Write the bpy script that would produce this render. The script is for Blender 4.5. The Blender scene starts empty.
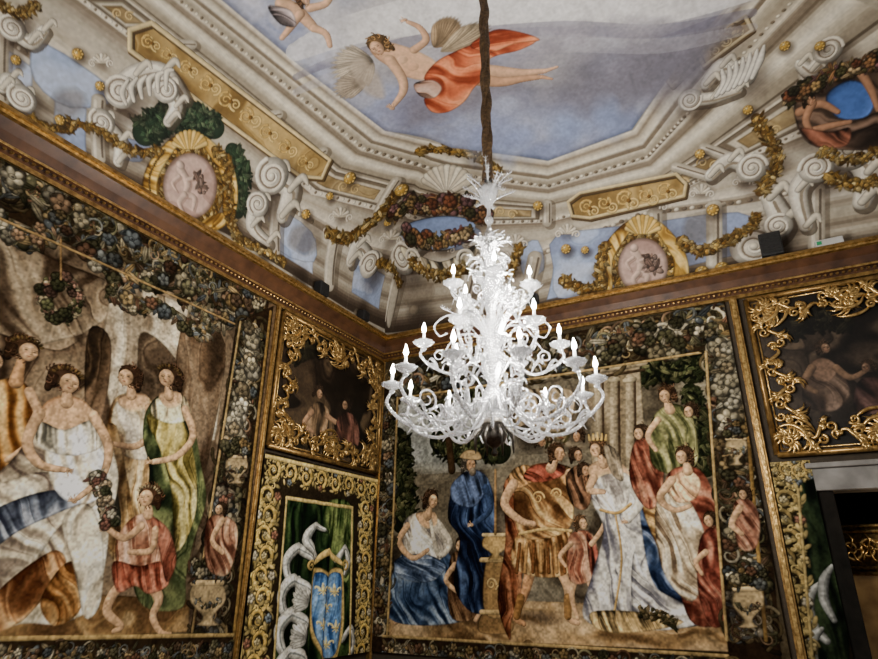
import bpy, math, random, numpy as np
from mathutils import Vector, Matrix
random.seed(7); rng=np.random.default_rng(7)
rad=math.radians
# ---------------------------------------------------------------- survey camera
FPX=600.0; CAM=np.array([4.85,-7.03,1.6]); HD=rad(29); PI_=rad(22.5); RO=rad(0.7)
Fh=np.array([-math.sin(HD),math.cos(HD),0]); R0=np.array([math.cos(HD),math.sin(HD),0]); Zv=np.array([0,0,1.0])
FW=math.cos(PI_)*Fh+math.sin(PI_)*Zv; U0=-math.sin(PI_)*Fh+math.cos(PI_)*Zv
RT=R0*math.cos(RO)+U0*math.sin(RO); UP=U0*math.cos(RO)-R0*math.sin(RO)
def ray(px,py): return FW*FPX+RT*(px-439)+UP*(329.5-py)
def mapL(px,py):
    d=ray(px,py); t=(0.03-CAM[0])/d[0]; p=CAM+d*t; return (p[1],p[2])
def mapR(px,py):
    d=ray(px,py); t=(-0.03-CAM[1])/d[1]; p=CAM+d*t; return (p[0],p[2])
ZC=4.93; CX=2.0; CZ=1.8; AR=2.95
def gofs(s):
    s=np.asarray(s,float); ph=np.clip(s/AR,0,1)*math.pi/2
    return np.where(s<AR, CX*(1-np.cos(ph)), CX+(s-AR))
def hofs(s):
    s=np.asarray(s,float); ph=np.clip(s/AR,0,1)*math.pi/2
    return ZC+CZ*np.sin(ph)
def ginv(x):
    if x<=0: return 0.0
    if x>=CX: return AR+(x-CX)
    return math.acos(1-x/CX)/(math.pi/2)*AR
def mapC(px,py):
    d=ray(px,py); d=d/np.linalg.norm(d)
    def F(t):
        p=CAM+d*t; a=ginv(p[0]); b=ginv(-p[1]); m=max(0.,min(a,b)/AR); return p[2]-(ZC+CZ*math.sin(min(m,1)*math.pi/2))
    lo,hi=0.5,14.0
    for i in range(30):
        m=(lo+hi)/2; p=CAM+d*m
        if p[0]<0 or p[1]>0 or F(m)>0: hi=m
        else: lo=m
    p=CAM+d*lo
    return (ginv(p[0]),ginv(-p[1]))
# ---------------------------------------------------------------- painter
def vnoise(h,w,cell):
    cell=max(2,cell); g=rng.random((int(h/cell)+3,int(w/cell)+3)).astype(np.float32)
    y=np.arange(h)/cell; x=np.arange(w)/cell
    yi=y.astype(int); xi=x.astype(int); fy=(y-yi); fx=(x-xi)
    fy=(fy*fy*(3-2*fy))[:,None]; fx=(fx*fx*(3-2*fx))[None,:]
    a=g[yi][:,xi]; b=g[yi][:,xi+1]; c=g[yi+1][:,xi]; d=g[yi+1][:,xi+1]
    return ((a*(1-fx)+b*fx)*(1-fy)+(c*(1-fx)+d*fx)*fy).astype(np.float32)
TAB=rng.random((256,256)).astype(np.float32)
def nsample(x,y):
    xi=np.floor(x).astype(int); yi=np.floor(y).astype(int); fx=x-xi; fy=y-yi
    fx=fx*fx*(3-2*fx); fy=fy*fy*(3-2*fy); x0=xi%256;x1=(xi+1)%256;y0=yi%256;y1=(yi+1)%256
    return (TAB[y0,x0]*(1-fx)+TAB[y0,x1]*fx)*(1-fy)+(TAB[y1,x0]*(1-fx)+TAB[y1,x1]*fx)*fy
def spline(P,n=6,closed=False):
    P=np.asarray(P,float); N=len(P)
    if N<3: 
        t=np.linspace(0,1,n+1)[:,None]; return P[0]*(1-t)+P[-1]*t
    out=[]; rngk=range(N) if closed else range(N-1)
    for i in rngk:
        if closed: p0,p1,p2,p3=P[(i-1)%N],P[i],P[(i+1)%N],P[(i+2)%N]
        else: p0,p1,p2,p3=P[max(i-1,0)],P[i],P[i+1],P[min(i+2,N-1)]
        for k in range(n):
            t=k/n
            out.append(0.5*((2*p1)+(-p0+p2)*t+(2*p0-5*p1+4*p2-p3)*t*t+(-p0+3*p1-3*p2+p3)*t**3))
    if not closed: out.append(P[-1])
    return np.array(out)
def C3(c): return np.array(c,np.float32)/255.0
def vary(c,a,b):
    q=random.uniform(a,b); return [min(255,x*q) for x in c]
class Canvas:
    ax=1.0; FS=.5; ED=.30
    def __init__(s,u0,u1,v0,v1,res,base,mapf):
        s.u0,s.v0,s.res,s.map=u0,v0,res,mapf
        s.W=int((u1-u0)*res)+1; s.H=int((v1-v0)*res)+1
        s.us=u0+np.arange(s.W)/res; s.vs=v0+np.arange(s.H)/res
        s.img=np.ones((s.H,s.W,3),np.float32)*C3(base)
        s.N1=vnoise(s.H,s.W,int(.30*res)); s.N2=vnoise(s.H,s.W,int(.09*res)); s.N3=vnoise(s.H,s.W,3); s.N4=vnoise(s.H,s.W,6)
    def k(s,px,py):
        a=np.array(s.map(px,py-2)); b=np.array(s.map(px,py+2)); return float(np.linalg.norm(a-b))/4
    def M(s,P): return np.array([s.map(*p[:2]) for p in P])
    def win(s,u0,u1,v0,v1):
        i0=max(0,int((v0-s.v0)*s.res)-1); i1=min(s.H,int((v1-s.v0)*s.res)+3)
        j0=max(0,int((u0-s.u0)*s.res)-1); j1=min(s.W,int((u1-s.u0)*s.res)+3)
        if i1<=i0 or j1<=j0: return None
        return i0,i1,j0,j1,s.us[None,j0:j1],s.vs[i0:i1,None]
    def put(s,w,m,c):
        i0,i1,j0,j1=w[:4]; v=s.img[i0:i1,j0:j1]; m=m[...,None]
        s.img[i0:i1,j0:j1]=v*(1-m)+np.clip(c,0,1)*m
    def poly(s,P,col,lo=None,hi=None,fold=None,edge=.35,ew=.03,alpha=1,soft=None,form=0):
        w=s.win(P[:,0].min(),P[:,0].max(),P[:,1].min(),P[:,1].max())
        if w is None: return
        U,V=w[4],w[5]; sh=(V.shape[0],U.shape[1])
        if sh[0]<2 or sh[1]<2: return
        ins=np.zeros(sh,bool); dm=np.full(sh,1e9,np.float32); n=len(P)
        for i in range(n):
            x1,y1=P[i]; x2,y2=P[(i+1)%n]; dx,dy=x2-x1,y2-y1
            if dy!=0:
                c=((y1>V)!=(y2>V)); xx=dx*(V-y1)/dy+x1
                ins^=(c&(U<xx))
            L=dx*dx+dy*dy+1e-12; t=np.clip(((U-x1)*dx+(V-y1)*dy)/L,0,1)
            dd=(U-x1-t*dx)**2+(V-y1-t*dy)**2; dm=np.minimum(dm,dd)
        dm=np.sqrt(dm); sd=np.where(ins,dm,-dm)
        sf=soft if soft else 1/s.res
        m=np.clip(.5+sd/sf*.5,0,1)*alpha
        c=np.ones(sh+(3,),np.float32)*C3(col)
        l=C3(lo if lo else [x*.36 for x in col]); h=C3(hi if hi else [min(255,x*1.3+18) for x in col])
        if fold is not None:
            an,wave,wob=fold; wave=wave*1.45; n1=s.N1[w[0]:w[1],w[2]:w[3]]; n2=s.N2[w[0]:w[1],w[2]:w[3]]
            a=U*math.cos(an)+V*math.sin(an)+(n1-.5)*wave*1.7*wob+(n2-.5)*wave*.18*wob; ll=-U*math.sin(an)+V*math.cos(an)
            o=random.random()*200
            t=(.78*nsample(a/(wave*.5)+o,ll/(wave*3.0)+o)+.22*nsample(a/(wave*.26)+o,ll/(wave*2.2)-o)-.5)*3.0
            if not soft:
                rn=nsample(a/(wave*.6)+o+31,ll/(wave*3.6)+o+17)
                t=t-.5*np.clip(1-np.abs(rn-.42)*11,0,1)+.45*np.clip(1-np.abs(rn-.58)*9,0,1)
            t=np.clip(t,-1,1); t=t*(1.25-.25*np.abs(t))
        else: t=np.zeros(sh,np.float32)
        if form:
            R=form; q=np.clip(sd/R,0,1); hh=np.sqrt(1-(1-q)**2)*R
            gy,gx=np.gradient(hh,1/s.res); t=np.clip(t+np.clip(-gx*.55+gy*.5,-1,1)*s.FS,-1.15,1.1)
        if fold is not None or form:
            t=t[...,None]; c=np.where(t>0,c*(1-t)+h*t,c*(1+t)-l*t)
        if edge: c=c*(1-edge*np.clip(1-sd/ew,0,1)[...,None])
        s.put(w,m,c)
    def D(s,pts,col,fold=None,lo=None,hi=None,edge=None,ew=.018,sm=5,alpha=1,soft=None,form=None):
        P=s.M(pts); edge=s.ED if edge is None else edge
        if form is None: form=.09 if (fold is not None and sm>1 and not soft) else 0
        if sm>1: P=spline(P,sm,True)
        s.poly(P,col,lo,hi,fold,edge,ew,alpha,soft,form)
    def stroke(s,P,r,col,sh=.28,edge=.28,alpha=1,prof=False):
        P=np.asarray(P); r=np.asarray(r,float); rm=r.max()
        w=s.win(P[:,0].min()-rm,P[:,0].max()+rm,P[:,1].min()-rm,P[:,1].max()+rm)
        if w is None: return
        U,V=w[4],w[5]; shp=(V.shape[0],U.shape[1])
        q=np.full(shp,9.,np.float32); cr=np.zeros(shp,np.float32)
        for i in range(len(P)-1):
            x1,y1=P[i]; dx,dy=P[i+1]-P[i]; L=dx*dx+dy*dy+1e-12
            t=np.clip(((U-x1)*dx+(V-y1)*dy)/L,0,1); ax=U-x1-t*dx; ay=V-y1-t*dy
            rr=r[i]*(1-t)+r[i+1]*t+1e-5; d=np.sqrt(ax*ax+ay*ay)/rr
            b=d<q; q=np.where(b,d,q); cr=np.where(b,(ay*.8-ax*.6)/rr,cr)
        m=np.clip((1-q)*rm*s.res+.4,0,1)*alpha
        c=C3(col)*(1+sh*np.clip(cr,-1,1))[...,None]*(1-edge*np.clip(q,0,1)**3)[...,None]
        s.put(w,m,c)
    def L(s,pts,r,col,n=5,**kw):
        P=spline(s.M(pts),n); kk=s.k(*pts[len(pts)//2][:2])
        if not hasattr(r,'__len__'): r=[r]*len(pts)
        rr=np.interp(np.linspace(0,1,len(P)),np.linspace(0,1,len(r)),r)*kk
        s.stroke(P,rr,col,**kw)
    def blob(s,u,v,ru,rv,ang,col,sh=.35,edge=.3,alpha=1,soft=False):
        R=max(ru,rv); w=s.win(u-R,u+R,v-R,v+R)
        if w is None: return
        dx=w[4]-u; dy=w[5]-v; c,si=math.cos(ang),math.sin(ang)
        a=(dx*c+dy*si)/ru; b=(-dx*si+dy*c)/rv; q=np.sqrt(a*a+b*b)
        if soft: m=np.clip(1-q*q,0,1)**1.3*alpha
        else: m=np.clip((1-q)*min(ru,rv)*s.res+.4,0,1)*alpha
        cc=C3(col)*(1+sh*np.clip((dy*.8-dx*.6)/R,-1,1))[...,None]*(1-edge*np.clip(q,0,1)**3)[...,None]
        s.put(w,m,cc)
    def B(s,x,y,rx,ry,col,ang=0,**kw):
        u,v=s.map(x,y); kk=s.k(x,y); s.blob(u,v,rx*kk,ry*kk,ang,col,**kw)
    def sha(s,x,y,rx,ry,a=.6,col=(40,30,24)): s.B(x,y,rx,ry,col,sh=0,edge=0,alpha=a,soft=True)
    def spiral(s,u,v,r,a0,dr,turns,th,col,**kw):
        n=int(16*turns)+2; P=[];rr=[]
        for i in range(n+1):
            t=i/n; a=a0+dr*t*turns*6.283; q=r*(1-.85*t)
            P.append((u+q*math.cos(a),v+q*math.sin(a))); rr.append(th*(1-.6*t))
        s.stroke(P,rr,col,**kw)
    def S(s,x,y,r,a0,dr,turns,th,col,**kw):
        u,v=s.map(x,y); kk=s.k(x,y); s.spiral(u,v,r*kk,a0,dr,turns,th*kk,col,**kw)
    def flower(s,u,v,r,c):
        s.blob(u,v,r*1.2,r*1.1,0,[x*.4 for x in c],sh=0,alpha=.7)
        a0=random.random()*6
        for k in range(5):
            a=a0+k*1.257; s.blob(u+r*.55*math.cos(a),v+r*.5*math.sin(a),r*.52,r*.38,a+random.uniform(-.4,.4),vary(c,.8,1.1),edge=.45)
        s.blob(u-r*.05,v,r*.36,r*.3,0,[x*.85 for x in c],edge=.6); s.blob(u,v,r*.14,r*.12,0,[x*.4 for x in c])
    def garland(s,pts,hw,n,pal,size=3,under=None,leaf=.5,big=0,curl=0):
        P=spline(s.M(pts),8); kk=s.k(*pts[len(pts)//2][:2])
        if under: s.stroke(P,[hw*kk*.8]*len(P),under,sh=0,edge=.2)
        seg=np.linspace(0,len(P)-1.001,n)
        for j_,q in enumerate(rng.permutation(n)):
            f=seg[q]; i=int(f); p=P[i]*(1-(f-i))+P[i+1]*(f-i)
            d=P[i+1]-P[i]; d=d/(np.linalg.norm(d)+1e-9); nn=np.array([-d[1],d[0]])
            o=(random.random()*2-1)*hw*kk; p=p+nn*o
            c=random.choice(pal); j=random.uniform(.7,1.15)*(1-.3*abs(o)/(hw*kk+1e-9)); c=[min(255,x*j) for x in c]
            sz=size*kk*random.uniform(.6,1.4)
            if j_>n*(1-big): s.flower(p[0],p[1],size*kk*random.uniform(1.3,2.3),c)
            elif random.random()<curl:
                s.spiral(p[0],p[1],sz*2.2,random.random()*6,random.choice((-1,1)),1.1,sz*.35,c,edge=.5)
            elif random.random()<leaf:
                a=random.random()*6.28; s.blob(p[0],p[1],sz*1.7,sz*.55,a,c,edge=.5)
                s.stroke([(p[0]-sz*1.3*math.cos(a),p[1]-sz*1.3*math.sin(a)),(p[0]+sz*1.3*math.cos(a),p[1]+sz*1.3*math.sin(a))],[sz*.1,sz*.1],[x*.6 for x in c])
            else:
                s.blob(p[0],p[1],sz*random.uniform(.8,1.3),sz*random.uniform(.6,.9),random.random()*3,c,edge=.6)
                s.blob(p[0]-sz*.3,p[1]+sz*.3,sz*.3,sz*.25,0,[min(255,x*1.3) for x in c])
    def head(s,x,y,r,hair=(64,44,28),skin=(206,170,132),f=1,wreath=None,down=0):
        kk=s.k(x,y); u,v=s.map(x,y); r=r*kk*.88; X=s.ax
        hair=[(h*.6+40*.4) for h in hair]; tl=f*random.uniform(.05,.35)
        ct,st=math.cos(-tl),math.sin(-tl)
        def rot(du,dv): return du*ct-dv*st, du*st+dv*ct
        def b(du,dv,ru,rv,col,**kw):
            du,dv=rot(du,dv); s.blob(u+du*r*X,v+dv*r,ru*r*X,rv*r,0,col,**kw)
        b(-f*.24,.2,1.02,.98,hair,edge=.5)
        b(-f*.74,-.4,.42,.6,[h*.8 for h in hair],edge=.5); b(-f*.8,-.95,.24,.4,[h*.8 for h in hair],edge=.5)
        for i in range(24):
            a=rad(40+i*13 if f>0 else 140-i*13); q=random.uniform(.55,1.05); du,dv=rot(-f*.22+q*math.cos(a),.15+q*math.sin(a))
            s.spiral(u+du*r*X,v+dv*r,r*.28,a,f,.6,r*.065,vary(hair,.7,1.9),edge=.4)
        b(f*.20,-.08,.58,.76,skin,sh=.25,edge=.2); b(f*.28,-.46,.38,.42,skin,sh=.2,edge=.25); b(f*.6,-.12,.16,.12,skin,sh=.1,edge=.1)
        dk=[c*.30 for c in skin]; md=[c*.62 for c in skin]
        for e in (0.0,.52):
            b(f*e,.02,.17,.12,md,alpha=.6,soft=True); b(f*e,.02,.09,.045,dk,alpha=.95); b(f*e,.16,.16,.03,dk,alpha=.65)
        p=[rot(f*.34,.1),rot(f*.46,-.22),rot(f*.34,-.26)]
        s.stroke([(u+a*r*X,v+c*r) for a,c in p],[r*.035,r*.05,r*.04],md,alpha=.85)
        b(f*.33,-.44,.12,.045,(122,62,50)); b(f*.33,-.54,.10,.03,md,alpha=.7)
        b(-f*.24,-.25,.32,.6,md,alpha=.5,soft=True); b(f*.1,-.2,.15,.14,(214,140,112),alpha=.3,soft=True); b(f*.3,.36,.24,.13,(236,210,178),alpha=.5,soft=True)
        if wreath:
            for i in range(10):
                a=rad(15+i*17); s.blob(u+r*.9*math.cos(a)*X,v+r*.35+r*.65*math.sin(a),r*.22,r*.11,a,vary(wreath,.5,1.0),edge=.5)
    def hand(s,x,y,r,dx,dy,skin=(206,170,132)):
        kk=s.k(x,y); u,v=s.map(x,y); r*=kk; a=math.atan2(-dy,dx)
        s.blob(u,v,r,r*.75,a,skin)
        for i in (-1.1,-.4,-.12,.14,.4):
            s.stroke([(u,v),(u+r*1.9*math.cos(a+i),v+r*1.9*math.sin(a+i))],[r*.26,r*.15],skin,edge=.5)
    def feathers(s,x,y,a0,a1,n,ln,w,c):
        u,v=s.map(x,y); kk=s.k(x,y)
        for i in range(n):
            t=i/(n-1); a=rad(a0+(a1-a0)*t); l=ln*kk*(.7+.3*math.sin(t*3.14)); cc=vary(c,.78,1.06)
            s.blob(u+l*.55*math.cos(a),v+l*.55*math.sin(a),l*.5,w*kk,a,cc,edge=.4)
            s.stroke([(u+l*.1*math.cos(a),v+l*.1*math.sin(a)),(u+l*.95*math.cos(a),v+l*.95*math.sin(a))],[w*kk*.1]*2,[q*.7 for q in cc])
    def finish(s,amp=.16,con=1.0,piv=.45):
        n=(s.N3-.5)*amp*1.6+(s.N4-.5)*amp*1.2+(s.N2-.5)*amp*.8+(s.N1-.5)*amp*.8
        im=np.clip(s.img*(1+n[...,None]),0,1)
        s.img=np.clip((im-piv)*con+piv,0.02,1)
def lin(c): return np.where(c<=.04045,c/12.92,((c+.055)/1.055)**2.4)
def grid_object(name,cv,posf,mat,smooth=True,gain=1.0,sat=1.0,gam=1.0):
    U,V=np.meshgrid(cv.us,cv.vs); X,Y,Z=posf(U,V)
    H,W=U.shape; co=np.stack([X,Y,Z],-1).reshape(-1,3).astype(np.float32)
    idx=np.arange(H*W).reshape(H,W)
    f=np.stack([idx[:-1,:-1],idx[:-1,1:],idx[1:,1:],idx[1:,:-1]],-1).reshape(-1,4).astype(np.int32)
    me=bpy.data.meshes.new(name); me.vertices.add(H*W); me.vertices.foreach_set('co',co.ravel())
    n=len(f); me.loops.add(n*4); me.loops.foreach_set('vertex_index',f.ravel())
    me.polygons.add(n); me.polygons.foreach_set('loop_start',np.arange(0,n*4,4,dtype=np.int32))
    me.update(calc_edges=True)
    me.polygons.foreach_set('use_smooth',np.ones(n,bool))
    at=me.color_attributes.new('Col','FLOAT_COLOR','POINT')
    c=lin(np.clip(cv.img,0,1))**gam; g=c.mean(-1,keepdims=True); c=np.clip((g+(c-g)*sat)*gain,0,.95)
    rgba=np.ones((H*W,4),np.float32); rgba[:,:3]=c.reshape(-1,3); at.data.foreach_set('color',rgba.ravel())
    me.materials.append(mat); ob=bpy.data.objects.new(name,me); bpy.context.collection.objects.link(ob)
    return ob
# ---------------------------------------------------------------- materials
def newmat(name):
    m=bpy.data.materials.new(name); m.use_nodes=True; nt=m.node_tree; return m,nt,nt.nodes['Principled BSDF']
def painted(name,rough=.9,scale=260,bump=.3,spec=.2):
    m,nt,b=newmat(name); a=nt.nodes.new('ShaderNodeAttribute'); a.attribute_name='Col'
    tc=nt.nodes.new('ShaderNodeTexCoord'); n=nt.nodes.new('ShaderNodeTexNoise'); n.inputs['Scale'].default_value=scale
    nt.links.new(tc.outputs['Object'],n.inputs['Vector'])
    bp=nt.nodes.new('ShaderNodeBump'); bp.inputs['Strength'].default_value=bump; bp.inputs['Distance'].default_value=.004
    nt.links.new(n.outputs['Fac'],bp.inputs['Height']); nt.links.new(bp.outputs['Normal'],b.inputs['Normal'])
    nt.links.new(a.outputs['Color'],b.inputs['Base Color'])
    b.inputs['Roughness'].default_value=rough; b.inputs['Specular IOR Level'].default_value=spec
    return m
def noisy(name,c1,c2,scale=12,rough=.5,metal=0,bump=.2,spec=.5):
    m,nt,b=newmat(name); tc=nt.nodes.new('ShaderNodeTexCoord'); n=nt.nodes.new('ShaderNodeTexNoise')
    n.inputs['Scale'].default_value=scale; n.inputs['Detail'].default_value=4
    nt.links.new(tc.outputs['Object'],n.inputs['Vector'])
    r=nt.nodes.new('ShaderNodeValToRGB'); r.color_ramp.elements[0].position=.3; r.color_ramp.elements[1].position=.7
    r.color_ramp.elements[0].color=(*c1,1); r.color_ramp.elements[1].color=(*c2,1)
    nt.links.new(n.outputs['Fac'],r.inputs['Fac']); nt.links.new(r.outputs['Color'],b.inputs['Base Color'])
    bp=nt.nodes.new('ShaderNodeBump'); bp.inputs['Strength'].default_value=bump; bp.inputs['Distance'].default_value=.01
    nt.links.new(n.outputs['Fac'],bp.inputs['Height']); nt.links.new(bp.outputs['Normal'],b.inputs['Normal'])
    b.inputs['Roughness'].default_value=rough; b.inputs['Metallic'].default_value=metal; b.inputs['Specular IOR Level'].default_value=spec
    return m
M_tap=painted('woven_tapestry_wool',.95,260,.25,.05); M_fres=painted('fresco_plaster',.7,40,.06,.2); M_oil=painted('oil_paint',.5,60,.2,.3)
M_gold=noisy('gilded_wood',(.26,.145,.04),(.76,.52,.20),30,.28,.85,.5)
M_goldd=noisy('old_gilding',(.14,.075,.022),(.46,.28,.09),18,.36,.75,.4)
M_wood=noisy('brown_stained_wood',(.045,.018,.008),(.12,.052,.022),8,.34)
M_wall=noisy('dark_wall_fabric',(.03,.022,.014),(.05,.035,.02),20,.9)
M_black=noisy('black_plastic',(.01,.01,.01),(.02,.02,.02),30,.5)
M_white=noisy('white_plastic',(.5,.5,.48),(.6,.6,.58),10,.4)
M_marble=noisy('grey_veined_marble',(.14,.13,.12),(.28,.27,.25),5,.35)
M_dark=noisy('dark_door_paint',(.005,.005,.004),(.012,.01,.008),9,.9,0,.1,.1)
M_ochre=noisy('ochre_silk_hanging',(.20,.11,.035),(.42,.27,.10),7,.6)
M_floor=noisy('terrazzo_floor',(.12,.06,.035),(.22,.13,.08),14,.3)
M_rope=noisy('gold_brown_cord',(.05,.028,.012),(.17,.10,.045),40,.7,.1,.8)
M_metal=noisy('tarnished_metal',(.04,.036,.03),(.15,.13,.11),30,.3,.85)
M_green=noisy('green_sign_film',(.02,.30,.12),(.04,.40,.16),4,.4)
m,nt,b=newmat('clear_murano_glass'); M_glass=m
b.inputs['Base Color'].default_value=(.97,.98,1,1); b.inputs['Roughness'].default_value=.04
b.inputs['Transmission Weight'].default_value=.8; b.inputs['IOR'].default_value=1.52; b.inputs['Specular IOR Level'].default_value=1.0
lw=nt.nodes.new('ShaderNodeTexNoise'); lw.inputs['Scale'].default_value=90
bp=nt.nodes.new('ShaderNodeBump'); bp.inputs['Strength'].default_value=.6; bp.inputs['Distance'].default_value=.01
nt.links.new(lw.outputs['Fac'],bp.inputs['Height']); nt.links.new(bp.outputs['Normal'],b.inputs['Normal'])
m,nt,b=newmat('lit_candle_bulb'); M_bulb=m
b.inputs['Base Color'].default_value=(1,1,1,1); b.inputs['Emission Color'].default_value=(1,.98,.95,1); b.inputs['Emission Strength'].default_value=140
m,nt,b=newmat('white_candle_sleeve'); M_cand=m; b.inputs['Base Color'].default_value=(.9,.9,.88,1)
# ---------------------------------------------------------------- mesh builder
class MB:
    def __init__(s): s.v=[];s.f=[];s.m=[]
    def add(s,v,f,mat=0):
        o=len(s.v); s.v+= [tuple(map(float,p)) for p in v]; s.f+=[tuple(i+o for i in q) for q in f]; s.m+=[mat]*len(f)
    def tube(s,P,R,n=8,flat=1.0,ref=None,mat=0,twist=0):
        P=[Vector(p) for p in P]; N=len(P)
        if not hasattr(R,'__len__'): R=[R]*N
        if len(R)!=N: R=np.interp(np.linspace(0,1,N),np.linspace(0,1,len(R)),R)
        V=[];F=[]; nrm=None
        for i in range(N):
            t=(P[min(i+1,N-1)]-P[max(i-1,0)]).normalized()
            if ref is not None: nrm=Vector(ref)
            if nrm is None: nrm=Vector((0,0,1)) if abs(t.z)<.9 else Vector((1,0,0))
            nrm=(nrm-t*nrm.dot(t)); 
            if nrm.length<1e-5: nrm=t.orthogonal()
            nrm.normalize(); bi=t.cross(nrm)
            for k in range(n):
                a=6.2832*k/n+twist*i
                V.append(P[i]+nrm*math.cos(a)*R[i]*flat+bi*math.sin(a)*R[i])
        for i in range(N-1):
            for k in range(n):
                F.append((i*n+k,i*n+(k+1)%n,(i+1)*n+(k+1)%n,(i+1)*n+k))
        F.append(tuple(range(n-1,-1,-1))); F.append(tuple((N-1)*n+k for k in range(n)))
        s.add(V,F,mat)
    def lathe(s,prof,n=20,c=(0,0,0),mat=0,flute=0,fl=0):
        V=[];F=[]
        for r,z in prof:
            for k in range(n):
                a=6.2832*k/n; rr=r*(1+flute*math.cos(a*fl))
                V.append((c[0]+rr*math.cos(a),c[1]+rr*math.sin(a),c[2]+z))
        for i in range(len(prof)-1):
            for k in range(n): F.append((i*n+k,i*n+(k+1)%n,(i+1)*n+(k+1)%n,(i+1)*n+k))
        F.append(tuple(range(n-1,-1,-1))); F.append(tuple((len(prof)-1)*n+k for k in range(n)))
        s.add(V,F,mat)
    def box(s,a,b,mat=0):
        x0,y0,z0=a;x1,y1,z1=b
        V=[(x,y,z) for x in (x0,x1) for y in (y0,y1) for z in (z0,z1)]
        s.add(V,[(0,1,3,2),(4,6,7,5),(0,4,5,1),(2,3,7,6),(0,2,6,4),(1,5,7,3)],mat)
    def obj(s,name,mats,parent=None,smooth=True,bevel=0):
        me=bpy.data.meshes.new(name); me.from_pydata(s.v,[],s.f); me.update()
        for m in mats: me.materials.append(m)
        me.polygons.foreach_set('material_index',s.m); me.polygons.foreach_set('use_smooth',[smooth]*len(s.f))
        ob=bpy.data.objects.new(name,me); bpy.context.collection.objects.link(ob)
        if parent: ob.parent=parent
        if bevel:
            md=ob.modifiers.new('b','BEVEL'); md.width=bevel; md.segments=2
        return ob
def tag(o,label,cat,group=None):
    o['label']=label; o['category']=cat
    if group: o['group']=group
    return o
def struct(o,label=None):
    o['kind']='structure'
    if label: o['label']=label
    return o
def empty(name,loc=(0,0,0)):
    e=bpy.data.objects.new(name,None); e.location=loc; e.empty_display_size=.1; bpy.context.collection.objects.link(e); return e
# ---------------------------------------------------------------- key dimensions
XR=8.2; YB=-8.6
uL0=mapL(266,400)[0]; uRR=mapR(752,400)[0]
zoL=mapL(320,462)[1]; zoR=mapR(800,458)[1]
uC1=mapR(829,560)[0]; d0=uC1-.01; d1=uRR+1.95; zt=mapR(850,462)[1]; zb=mapR(850,490)[1]
# ================================================================= room shell
mb=MB(); mb.box((-.2,YB,0),(0,.2,5.0)); struct(mb.obj('wall_left',[M_wall],smooth=False),'dark fabric-covered wall behind the tapestries')
mb=MB(); mb.box((0,0,0),(d0+.16,.2,5.0)); mb.box((d1-.2,0,0),(XR,.2,5.0)); mb.box((d0+.16,0,zb),(d1-.2,.2,5.0)); struct(mb.obj('wall_right',[M_wall],smooth=False),'dark fabric-covered wall behind the tapestries')
mb=MB(); mb.box((0,YB,-.1),(XR,2.0,0)); struct(mb.obj('floor',[M_floor],smooth=False),'reddish terrazzo floor')
prof=[(0.0,4.56),(.05,4.56),(.05,4.60),(.035,4.61),(.035,4.66),(.06,4.67),(.06,4.69),(.05,4.70),(.07,4.78),(.13,4.85),(.16,4.86),(.16,4.885),(.18,4.89),(.18,4.925),(.0,4.93)]
pm=[2,1,0,0,0,2,2,0,0,1,2,2,1,0]
def sweep(side,name):
    mb=MB(); 
    for i in range(len(prof)-1):
        (e0,z0_),(e1,z1_)=prof[i],prof[i+1]
        if side=='L': V=[(e0,YB,z0_),(e1,YB,z1_),(e1,-e1,z1_),(e0,-e0,z0_)]
        else: V=[(e0,-e0,z0_),(e1,-e1,z1_),(XR,-e1,z1_),(XR,-e0,z0_)]
        mb.add(V,[(0,1,2,3)],pm[i])
    for k in range(150):
        t=.09+k*.055
        c=(.062,-t,4.635) if side=='L' else (t,-.062,4.635)
        if t<8: mb.lathe([(.0,-.016),(.014,-.009),(.018,0),(.014,.009),(.0,.016)],6,c,1)
    return struct(mb.obj(name,[M_wood,M_goldd,M_gold],smooth=False),'brown wood cornice with gilt mouldings')
sweep('L','trim_1'); sweep('R','trim_2')
# ================================================================= ceiling fresco
C=Canvas(0,8.3,0,8.0,125,(172,164,148),mapC); C.FS=.6; C.ED=.36
CR=(222,215,200); SH=(104,94,82); MID=(190,181,164); GO=(192,154,84); BL=(162,176,204)
O0=[(205,-14),(300,66),(385,131),(452,148),(548,161),(634,130),(660,90),(748,-14)]
O1=[(176,-14),(280,70),(371,143),(450,166),(548,179),(645,148),(677,106),(778,-14)]
O2=[(150,-14),(260,73),(358,153),(448,180),(548,192),(650,164),(692,124),(830,-14)]
O3=[(118,-14),(236,79),(342,167),(446,194),(548,204),(658,178),(706,146),(884,14)]
O4=[(60,-14),(180,76),(312,194),(440,226),(548,222),(690,186),(744,160),(890,98)]
O5=[(-30,14),(60,80),(232,174),(396,276),(536,258),(640,216),(740,204),(890,176)]
O6=[(-30,96),(60,152),(232,236),(385,332),(520,318),(640,292),(740,274),(890,248)]
def lerpP(A,B,t): return [(a[0]+(b[0]-a[0])*t,a[1]+(b[1]-a[1])*t) for a,b in zip(A,B)]
def dens(A,n=4):
    out=[]
    for i in range(len(A)-1):
        for k in range(n): out.append((A[i][0]+(A[i+1][0]-A[i][0])*k/n,A[i][1]+(A[i+1][1]-A[i][1])*k/n))
    return out+[A[-1]]
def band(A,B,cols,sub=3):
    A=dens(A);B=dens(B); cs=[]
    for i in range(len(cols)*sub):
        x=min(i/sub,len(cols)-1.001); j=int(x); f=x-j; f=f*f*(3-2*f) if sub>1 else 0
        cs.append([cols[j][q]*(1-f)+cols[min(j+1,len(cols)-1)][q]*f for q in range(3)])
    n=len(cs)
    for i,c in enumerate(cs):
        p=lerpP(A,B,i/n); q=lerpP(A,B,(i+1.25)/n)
        for j in range(0,len(p)-1): C.D([p[j],p[j+1],q[j+1],q[j]],c,sm=1,edge=0)
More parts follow.
